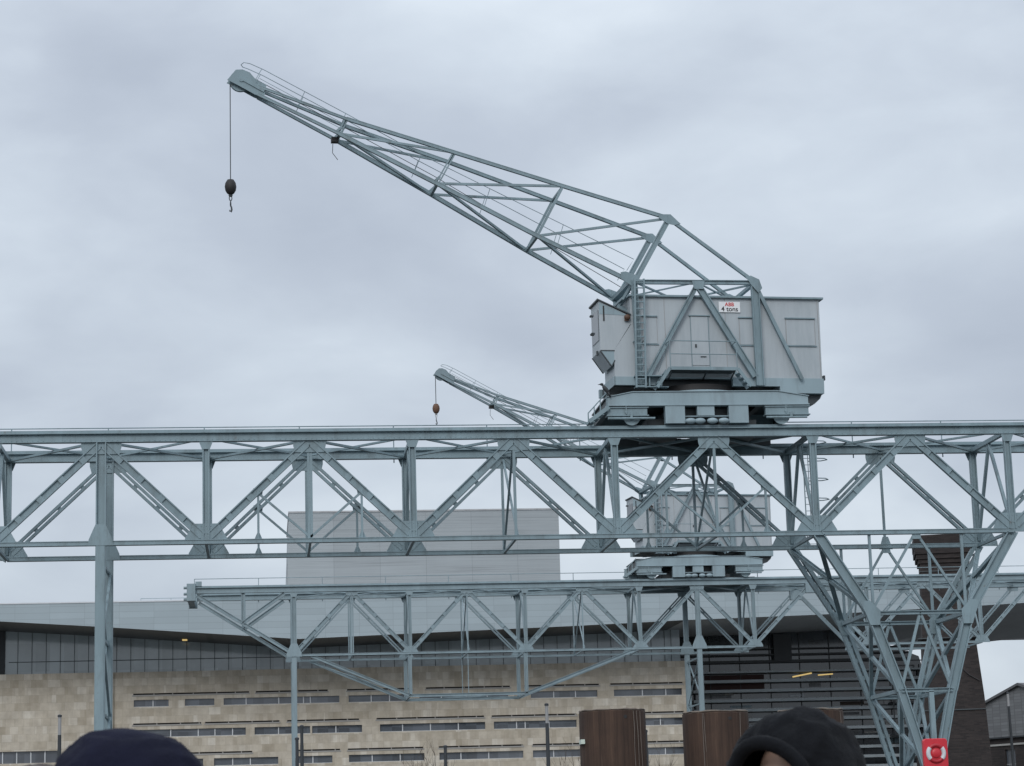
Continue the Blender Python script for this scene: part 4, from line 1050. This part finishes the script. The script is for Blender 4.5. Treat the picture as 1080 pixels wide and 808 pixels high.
for a_, b_, z0, z1 in wins:
    wd = MB(hxf).box((a_, .2, z0), (b_, .24, z1)).build('window', M['glass_dark'], hs)
    MB(hxf).box(((a_+b_)/2-.03, .14, z0), ((a_+b_)/2+.03, .199, z1)).box((a_, .14, 7.5), (b_, .198, 7.56)).build('frame', M['post_pale'], wd)

# ------------------------------------------------------------------ posts
def lamp_post(x, y, top, label, pale, group='slim columns along the quay', lean=0.0):
    t = thing('lamp_post', label, 'lamp post', (x, y, QZ), group)
    MB().tube([(x-lean, y, QZ), (x, y, top-1.2)], [.14, .11], 10).build('column', M['post_dark'], t, smooth=True)
    MB().tube([(x, y, top-1.2), (x, y, top-.12)], .10, 10).build('light_tube', M['post_pale'] if pale else M['post_dark'], t, smooth=True)
    MB().lathe([(.13, 0), (.13, .12), (.05, .16)], (x, y, top-.14), 'z', 10).build('cap', M['post_dark'], t)
lamp_post(-12.06, 140, 10.13, 'slim dark lamp post with pale upper tube in front of the left stone wall', True)
lamp_post(2.40, 140, 9.17, 'slim dark lamp post just right of the far gantry front leg, taller of two', False)
lamp_post(2.06, 137, 8.3, 'short dark lamp post against the far gantry front leg', False)
lamp_post(17.4, 140, 10.15, 'slim lamp post with a pale tube left of the rusty piles', True)
lamp_post(11.1, 140, 7.75, 'shortest dark lamp post in the middle of the stone wall', False)
lamp_post(23.5, 140, 8.4, 'thin dark lamp post close behind the right edge of the first rusty pile', False)
lamp_post(63.3, 190, 13.15, 'tall lamp post with a pale upper half before the gabled house', True, lean=-.1)
t = thing('pipe_post', 'short white capped post at the foot of the brick chimney', 'post', (61.0, 190, QZ))
MB().tube([(61.0, 190, QZ), (61.0, 190, 8.2)], .17, 10).build('column', M['post_dark'], t, smooth=True)
MB().tube([(61.0, 190, 8.2), (60.96, 190, 10.4)], .13, 10).build('upper_tube', M['post_pale'], t, smooth=True)

# ------------------------------------------------------------------ bare shrubs by the far wall
def shrub(x, y, h, n, label):
    mb = MB()
    for i in range(n):
        a = random.uniform(0, 6.28); l = h*random.uniform(.7, 1)
        p = V((x, y, QZ)); d = V((math.cos(a)*.35, math.sin(a)*.35, 1)).normalized(); pts = [p]
        for k in range(5):
            d = (d+V((random.uniform(-.2, .2), random.uniform(-.2, .2), .05))).normalized(); p = p+d*l/5; pts.append(p)
            if k > 1:
                for _ in range(2):
                    dd = (d+V((random.uniform(-.7, .7), random.uniform(-.7, .7), .2))).normalized(); mb.tube([p, p+dd*l*.12, p+dd*l*.22+V((0, 0, .08))], [.018, .012, .004], 4)
        mb.tube(pts, [.05, .04, .032, .024, .016, .008], 5)
    o = mb.build('bare_shrub', M['twig']); o.location = (x, y, QZ); o.data.transform(Matrix.Translation((-x, -y, -QZ)))
    tag(o, label, 'shrub', 'leafless shrubs before the stone building')
shrub(16.5, 228, 8.0, 16, 'wide leafless shrub below the middle of the stone wall')
shrub(31.3, 228, 8.0, 12, 'leafless shrub just left of the first rusty pile')
shrub(38.6, 228, 7.6, 10, 'leafless shrub seen between the first and second rusty piles')

# ------------------------------------------------------------------ mooring piles
def pile(x, y, top, label, tagged, r=.41):
    t = thing('mooring_pile', label, 'pile', (x, y, 0), 'rusty steel mooring piles')
    prof = [(r, -4), (r, top-.02), (r-.02, top), (r-.06, top), (r-.06, top-.5)]
    mb = MB().lathe(prof, (x, y, 0), 'z', 48); mb.build('tube', M['pile'], t, smooth=True)
    rim = MB(); rim.tube([((x+(r-.012)*math.cos(2*math.pi*k/40)), y+(r-.012)*math.sin(2*math.pi*k/40), top+.002+random.uniform(-.004, .006)) for k in range(41)], [random.uniform(.006, .016) for k in range(41)], 5, False)
    rim.build('crusted_rim', M['rim'], t, smooth='all')
    MB().lathe([(r-.065, top-.14), (r-.065, top-.1)], (x, y, 0), 'z', 32).build('lid', M['lintel'], t)
    mb = MB().lathe([(.022, -.004), (.022, .02)], (x+.1, y-r+.012, top-.09), 'y', 12); mb.build('lifting_hole', M['black_iron'], t)
    mb = MB()
    for i in range(3):
        a = random.uniform(3.6, 5.8); rr = r+.004; xx, yy = x+rr*math.cos(a), y+rr*math.sin(a); b = random.uniform(1.2, 2.8)
        pts = [(xx, yy, top-.02)]; 
        for k in range(6):
            xx += random.uniform(-.012, .012); pts.append((xx, yy, top-.02-b*(k+1)/6))
        mb.tube(pts, [.004, .006, .0035, .005, .004, .003, .002], 4)
    mb.build('weld_run', paint('pale weld streak', (.17, .14, .12), .8), t)
    if tagged:
        a = math.radians(196); MB().box((x-r-.012, y-.02, top-.40), (x-r+.035, y-.19, top-.345)).build('number_tag', M['tag_white'], t)
pile(4.29, 28, 3.52, 'rusty brown steel tube pile with a small pale tag on its left edge', True)
pile(5.58, 28, 3.47, 'middle rusty brown steel tube pile beside the hooded person', False)
pile(6.78, 28, 3.465, 'rusty brown steel tube pile mostly hidden behind the black hood', False)

# ------------------------------------------------------------------ lifebuoy cabinet
lx, ly, lz = 25.62, 86.0, 4.78
t = thing('lifebuoy_cabinet', 'red moulded lifebuoy cabinet with white quarter bands on the quay edge', 'lifebuoy box', (lx, ly, QZ))
hw, hh = .475, .56
poly = []
for (qx, qz, a0) in ((hw-.12, hh-.12, 0), (-hw+.12, hh-.12, 90), (-hw+.12, -hh+.12, 180), (hw-.12, -hh+.12, 270)):
    for k in range(5):
        a = math.radians(a0+90*k/4); poly.append((lx+qx+.12*math.cos(a), lz+qz+.12*math.sin(a)))
MB().prism(poly, ly-.12, ly+.12).build('case', M['red_plastic'], t, bevel=.03)
def torus(cx, cy, cz, R, r, a0, a1, n=40):
    mb = MB(); mb.tube([(cx+R*math.cos(math.radians(a0+(a1-a0)*k/n)), cy, cz+R*math.sin(math.radians(a0+(a1-a0)*k/n))) for k in range(n+1)], r, 10, True); return mb
zc = lz+.0
torus(lx, ly-.115, zc, .305, .085, 0, 360, 48).build('ring', M['dark_red'], t, smooth='all')
for a0 in (-42, 138): torus(lx, ly-.12, zc, .305, .0875, a0, a0+84, 16).build('white_band', M['trim_white'], t, smooth=True)
MB().lathe([(.17, 0), (.17, -.05), (.14, -.07)], (lx, ly-.115, zc), 'y', 28).build('centre_boss', M['red_plastic'], t, smooth=True)
MB().tube([(lx, ly+.15, QZ), (lx, ly+.15, lz+.3)], .05, 10).box((lx-.2, ly-.05, QZ), (lx+.2, ly+.35, QZ+.03)).build('post', M['post_pale'], t)

# ------------------------------------------------------------------ people on the jetty
def skin_mesh(name, verts, edges, radii, mat, parent, root_i=0, sub=2):
    me = bpy.data.meshes.new(name); me.from_pydata([tuple(v) for v in verts], edges, [])
    o = bpy.data.objects.new(name, me); col.objects.link(o)
    sm = o.modifiers.new('skin', 'SKIN'); sm.use_smooth_shade = True
    for i, d in enumerate(me.skin_vertices[0].data):
        d.radius = (radii[i], radii[i]) if isinstance(radii[i], (int, float)) else radii[i]; d.use_root = (i == root_i)
    ss = o.modifiers.new('sub', 'SUBSURF'); ss.levels = sub; ss.render_levels = sub
    bpy.context.view_layer.update()
    m2 = bpy.data.meshes.new_from_object(o.evaluated_get(bpy.context.evaluated_depsgraph_get()))
    o.modifiers.clear(); o.data = m2; m2.name = name; m2.materials.clear(); m2.materials.append(mat); m2.shade_smooth()
    o.parent = parent
    return o

def person(label, x, y, top, face, tilt, coat, height=1.72):
    """x, y: head centre; face: heading of the face (radians, 0 = +x); local frame at the feet; z up"""
    base_z = .5
    t = thing('person', label, 'person', (x, y, base_z))
    k = (top-base_z)/1.75
    f = V((math.cos(face), math.sin(face), 0)); r = V((f.y, -f.x, 0))
    def P(a, b, z): return r*a*k+f*b*k+V((0, 0, z*k))
    # continuous body: pelvis, spine, neck, head, arms bent into the pockets, legs
    vs = [P(0, 0, .95), P(0, 0, 1.15), P(0, 0, 1.36), P(0, .0, 1.48), P(0, .03, 1.56),
          P(.19, 0, 1.40), P(.27, -.02, 1.13), P(.2, .14, .98), P(-.19, 0, 1.40), P(-.27, -.02, 1.13), P(-.2, .14, .98),
          P(.09, 0, .88), P(.1, .01, .5), P(.1, -.02, .1), P(.11, .14, .04), P(-.09, 0, .88), P(-.1, .01, .5), P(-.1, -.02, .1), P(-.11, .14, .04)]
    ed = [(0, 1), (1, 2), (2, 3), (3, 4), (2, 5), (5, 6), (6, 7), (2, 8), (8, 9), (9, 10), (0, 11), (11, 12), (12, 13), (13, 14), (0, 15), (15, 16), (16, 17), (17, 18)]
    ra = [.13, .125, .13, .055, .06, .06, .045, .038, .06, .045, .038, .085, .055, .04, .035, .085, .055, .04, .035]
    body = skin_mesh('body', vs, ed, [q*k for q in ra], M['skin'], t)
    js_ = [.16, .15, .16, .085, None, .085, .07, .06, .085, .07, .06]
    skin_mesh('jacket', vs[:4]+vs[5:11], [(0, 1), (1, 2), (2, 3), (2, 4), (4, 5), (5, 6), (2, 7), (7, 8), (8, 9)], [q*k for q in [.165, .155, .165, .09, .088, .072, .06, .088, .072, .06]], coat, t)
    tv = [vs[0], vs[11], vs[12], vs[13], vs[15], vs[16], vs[17]]
    skin_mesh('trousers', tv, [(0, 1), (1, 2), (2, 3), (0, 4), (4, 5), (5, 6)], [q*k for q in [.15, .1, .075, .06, .1, .075, .06]], M['denim'], t)
    for s in (11, 15):
        a, b = vs[s+2]-V((0, 0, .02)), vs[s+3]
        skin_mesh('shoe', [a-V((0, 0, .03)), a*.4+b*.6, b+f*.06], [(0, 1), (1, 2)], [.05*k, .052*k, .038*k], M['black_iron'], t)
    return t, f, r, k, body

def rotm(face, tilt, roll=0):
    """head frame: x = face direction, y = left, z = up; tilt > 0 looks down"""
    return Matrix.Rotation(face, 3, 'Z') @ Matrix.Rotation(tilt, 3, 'Y') @ Matrix.Rotation(roll, 3, 'X')

def head(t, hc, R, mat_hair, hair_scale=1.06, body=None):
    """head mesh with face features; hc relative to the person's origin (x forward in R's frame)"""
    mb = MB()
    n, m = 28, 20; vs = []; fs = []
    for i in range(m+1):
        ph = math.pi*i/m
        for k in range(n):
            th = 2*math.pi*k/n
            px, py, pz = math.sin(ph)*math.cos(th), math.sin(ph)*math.sin(th), math.cos(ph)
            q = V((px*.098, py*.076, pz*.118))
            if pz < -.1: q.x = q.x*(1+.25*pz)+.012*(-pz); q.y *= (1+.32*pz)      # jaw
            if px > .6: q.x -= .010*(px-.6)*(1 if pz < .5 else .3)
            # nose, brow, eye sockets
            nz = math.exp(-((q.y/.014)**2)-(((q.z+.012)/.026)**2)); 
            if px > 0:
                q.x += .024*nz
                q.x += .006*math.exp(-((q.z-.022)/.012)**2)*(abs(q.y) < .06)
                for s in (-1, 1): q.x -= .009*math.exp(-(((q.y-s*.03)/.018)**2)-(((q.z-.004)/.013)**2))
                q.x += .005*math.exp(-((q.y/.026)**2)-(((q.z+.058)/.010)**2))
            vs.append(V(hc)+R @ q)
    for i in range(m):
        for k in range(n): fs.append((i*n+k, (i+1)*n+k, (i+1)*n+(k+1) % n, i*n+(k+1) % n))
    mb.add(vs, fs)
    for s in (-1, 1): mb.ellipsoid(V(hc)+R @ V((-.005, s*.078, -.005)), (.02, .009, .03), 10, 8, R)
    o = mb.build('head_tmp', M['skin'], None, smooth='all')
    # join with the body so the figure stays one mesh
    bm = bmesh.new(); bm.from_mesh(body.data); bm.from_mesh(o.data); bm.to_mesh(body.data); bm.free()
    bpy.data.objects.remove(o)
    for s in (-1, 1):
        e = MB().ellipsoid(V(hc)+R @ V((.083, s*.031, .004)), (.011, .013, .008), 10, 8, R).build('eye', M['eye'], None, smooth='all'); e.parent = t
        e2 = MB().ellipsoid(V(hc)+R @ V((.092, s*.031, .004)), (.003, .005, .005), 8, 6, R).build('iris', M['black_iron'], None, smooth='all'); e2.parent = e
    l = MB().ellipsoid(V(hc)+R @ V((.090, 0, -.058)), (.007, .024, .007), 10, 6, R).build('lips', M['lip'], None, smooth='all'); l.parent = t

def shell(t, name, mat, hc, R, fn, n=64, m=40, solid=.012, keep=None):
    """closed surface given by fn(direction) -> radius vector in the head frame, cut by keep(point)"""
    vs = []; fs = []
    for i in range(m+1):
        ph = math.pi*i/m
        for k in range(n):
            th = 2*math.pi*k/n
            d = V((math.sin(ph)*math.cos(th), math.sin(ph)*math.sin(th), math.cos(ph)))
            vs.append(fn(d))
    for i in range(m):
        for k in range(n):
            q = (i*n+k, (i+1)*n+k, (i+1)*n+(k+1) % n, i*n+(k+1) % n)
            c = sum((vs[j] for j in q), V((0, 0, 0)))/4
            if keep is None or keep(c): fs.append(q)
    mb = MB().add([V(hc)+R @ v for v in vs], fs)
    o = mb.build(name, mat, None, smooth='all')
    bm = bmesh.new(); bm.from_mesh(o.data); bmesh.ops.delete(bm, geom=[v for v in bm.verts if not v.link_faces], context='VERTS'); bm.to_mesh(o.data); bm.free()
    if solid:
        s = o.modifiers.new('thickness', 'SOLIDIFY'); s.thickness = solid; s.offset = 0
    o.parent = t
    return o

# --- left: navy cap, seen from behind and side; head bowed to the left
p1x, p1y = -.238, 4.0
T1, f1, r1, k1, bd1 = person('person in a close fitting navy cloth cap seen at the lower left', p1x, p1y, 2.20, math.radians(165), .3, M['navy'])
hc1 = V((-.012, 0, 2.20-.5-.135)); R1 = rotm(math.radians(172), math.radians(16))
head(T1, hc1, R1, None, body=bd1)
from mathutils import noise
def fold(d, k, sh):
    n_ = noise.noise(V((d.x*k+sh, d.y*k*1.7, d.z*k*1.7))); return 1-min(1, abs(n_)*3.2)
def cap_fn(d):
    e = V((d.x*.118, d.y*.098, d.z*.136))
    if d.x < 0: e.x *= 1.42; e.z *= 1+.10*d.x
    if d.x > 0: e.x *= .95
    a = .0011*math.sin(d.z*9+d.x*5+2*d.y)+.0009*math.sin(d.x*14-d.z*6)
    return e*(1+a*8*max(0, .3+d.z)+.034*fold(d, 1.7, 3.1)+.008*fold(d, 3.5, 1.2)-.012)
shell(T1, 'cap', M['navy'], hc1, R1, cap_fn, keep=lambda c: c.z > -.02+(.035 if c.x > .07 else -.05*(c.x < -.05)), solid=.01)

# --- far left edge: only the crown of a brown haired head shows
T3, f3, r3, k3, bd3 = person('person with brown hair whose crown barely shows at the lower left corner', -.405, 4.3, 2.157, math.radians(200), .2, M['coat_brown'])
hc3 = V((0, 0, 2.157-.5-.125)); R3 = rotm(math.radians(200), .1)
head(T3, hc3, R3, None, body=bd3)
shell(T3, 'hair', M['hair_brown'], hc3, R3, lambda d: V((d.x*.108, d.y*.088, d.z*.125))*(1+.012*math.sin(d.y*40)*max(0, d.z)), keep=lambda c: c.z > .03 or c.x < -.02, solid=.008)

# --- right: black quilted hood, face turned down to the left
p2x, p2y = 1.172, 5.0
T2, f2, r2, k2, bd2 = person('person in a black quilted hood with the forehead showing at the lower right', p2x, p2y, 2.265, math.radians(238), .5, M['black_quilt'])
hc2 = V((0, 0, 2.265-.5-.165)); R2 = rotm(math.radians(226), math.radians(13))
head(T2, hc2, R2, None, body=bd2)
shell(T2, 'hair', M['hair_dark'], hc2, R2, lambda d: V((d.x*.103, d.y*.083, d.z*.124)), keep=lambda c: c.z > .098 or c.x < .01, solid=.006)
def hood_fn(d):
    e = V((d.x*.150, d.y*.142, d.z*.158))
    if d.x < 0: e.x *= 1.14; e.z *= 1-.10*d.x
    # quilting: soft ridges running front to back and across
    a = math.atan2(d.y, d.z)
    q = abs(math.sin(a*2.0+.5*d.x+.5))**.5*.028+abs(math.sin(d.x*3.4+.9+.6*d.y))**.5*.034+.012*math.sin(d.x*9+d.y*7)
    if d.y < 0: e.y *= 1.06
    e.z *= 1+.07*d.y
    return e*(.918+q+.055*fold(d, 1.6, 7.3)+.012*fold(d, 3.6, 2.2))
hood_cut = lambda c: not (c.x > .05 and (c.y/.094)**2+((c.z-.006)/.114)**2 < 1.0)
shell(T2, 'hood', M['black_quilt'], hc2, R2, hood_fn, n=96, m=64, solid=.016, keep=hood_cut)
pts = []
for k in range(37):
    a = 2*math.pi*k/36; pts.append(hc2+R2 @ V((.113-.010*math.cos(2*a), .097*math.cos(a), (.006+.115*math.sin(a)) )))
o = MB().tube(pts, .0165, 10, False).build('hood_rim', M['black_quilt'], None, smooth='all'); o.parent = T2

# ------------------------------------------------------------------ camera
f, p, r, yaw = 2400.0, .198, .0291, .1127
fw = V((math.sin(yaw)*math.cos(p), math.cos(yaw)*math.cos(p), math.sin(p))); rt = V((math.cos(yaw), -math.sin(yaw), 0)); upv = rt.cross(fw)
R_ = rt*math.cos(r)-upv*math.sin(r); U_ = rt*math.sin(r)+upv*math.cos(r)
cam = bpy.data.cameras.new('camera'); cam.lens = f/1080*36; cam.sensor_width = 36; cam.clip_start = .1; cam.clip_end = 20000
cam.dof.use_dof = True; cam.dof.focus_distance = 95; cam.dof.aperture_fstop = 18
co = bpy.data.objects.new('camera', cam); col.objects.link(co)
mw = Matrix((( R_.x, U_.x, -fw.x, 0), (R_.y, U_.y, -fw.y, 0), (R_.z, U_.z, -fw.z, 2.0), (0, 0, 0, 1)))
co.matrix_world = mw
sc.camera = co

# ------------------------------------------------------------------ light: overcast sky
SE, SA = math.radians(33), math.radians(200)      # sun height, compass direction (from behind the viewer, left)
w = bpy.data.worlds.new('World'); sc.world = w; w.use_nodes = True
nt = w.node_tree; nt.nodes.clear()
out = N(nt, 'ShaderNodeOutputWorld'); bg = N(nt, 'ShaderNodeBackground'); nt.links.new(bg.outputs[0], out.inputs[0])
sky = N(nt, 'ShaderNodeTexSky', sky_type='NISHITA', sun_disc=False); sky.sun_elevation = SE; sky.sun_rotation = SA
tc = N(nt, 'ShaderNodeTexCoord')
mp = N(nt, 'ShaderNodeMapping'); mp.inputs['Scale'].default_value = (1, 1, 2.1); mp.inputs['Location'].default_value = (1.35, .2, .4)
nt.links.new(tc.outputs['Generated'], mp.inputs[0])
n1 = N(nt, 'ShaderNodeTexNoise', inp={'Scale': 4.0, 'Detail': 5, 'Roughness': .45, 'Distortion': .25}); nt.links.new(mp.outputs[0], n1.inputs['Vector'])
n2 = N(nt, 'ShaderNodeTexNoise', inp={'Scale': 12, 'Detail': 6, 'Roughness': .55, 'Distortion': .3}); nt.links.new(mp.outputs[0], n2.inputs['Vector'])
mm = N(nt, 'ShaderNodeMath', operation='MULTIPLY_ADD', inp={1: .18}); nt.links.new(n2.outputs[0], mm.inputs[0])
m3 = N(nt, 'ShaderNodeMath', operation='MULTIPLY', inp={1: .82}); nt.links.new(n1.outputs[0], m3.inputs[0]); nt.links.new(m3.outputs[0], mm.inputs[2])
cl = ramp(nt, mm.outputs[0], [(.33, (4.4, 4.95, 5.85)), (.44, (5.1, 5.7, 6.6)), (.54, (6.15, 6.85, 7.7)), (.65, (7.6, 8.35, 9.1))])
sp = N(nt, 'ShaderNodeSeparateXYZ'); nt.links.new(tc.outputs['Generated'], sp.inputs[0])
zz = ramp(nt, sp.outputs[2], [(0, (.92, .92, .93)), (.12, (.98, .98, .98)), (.35, (1.1, 1.1, 1.1)), (1, (1.9, 1.88, 1.85))])
# brightness above 1 is carried through a multiply
cl = mixc(nt, 1.0, cl, zz, 'MULTIPLY')
cc = mixc(nt, .93, sky.outputs[0], cl)
nt.links.new(cc, bg.inputs[0]); bg.inputs[1].default_value = .1
sl = bpy.data.lights.new('sun', 'SUN'); sl.energy = 1.15; sl.angle = math.radians(25); sl.color = (1, .985, .965)
so = bpy.data.objects.new('sun', sl); col.objects.link(so)
# sky sun_rotation turns clockwise from +y
sd = V((math.sin(SA)*math.cos(SE), math.cos(SA)*math.cos(SE), math.sin(SE)))
so.rotation_euler = (-sd).to_track_quat('-Z', 'Y').to_euler(); so.location = (0, 0, 80)

sc.view_settings.view_transform = 'Standard'; sc.view_settings.look = 'None'; sc.view_settings.exposure = 0; sc.view_settings.gamma = 1
sc.view_settings.use_curve_mapping = False
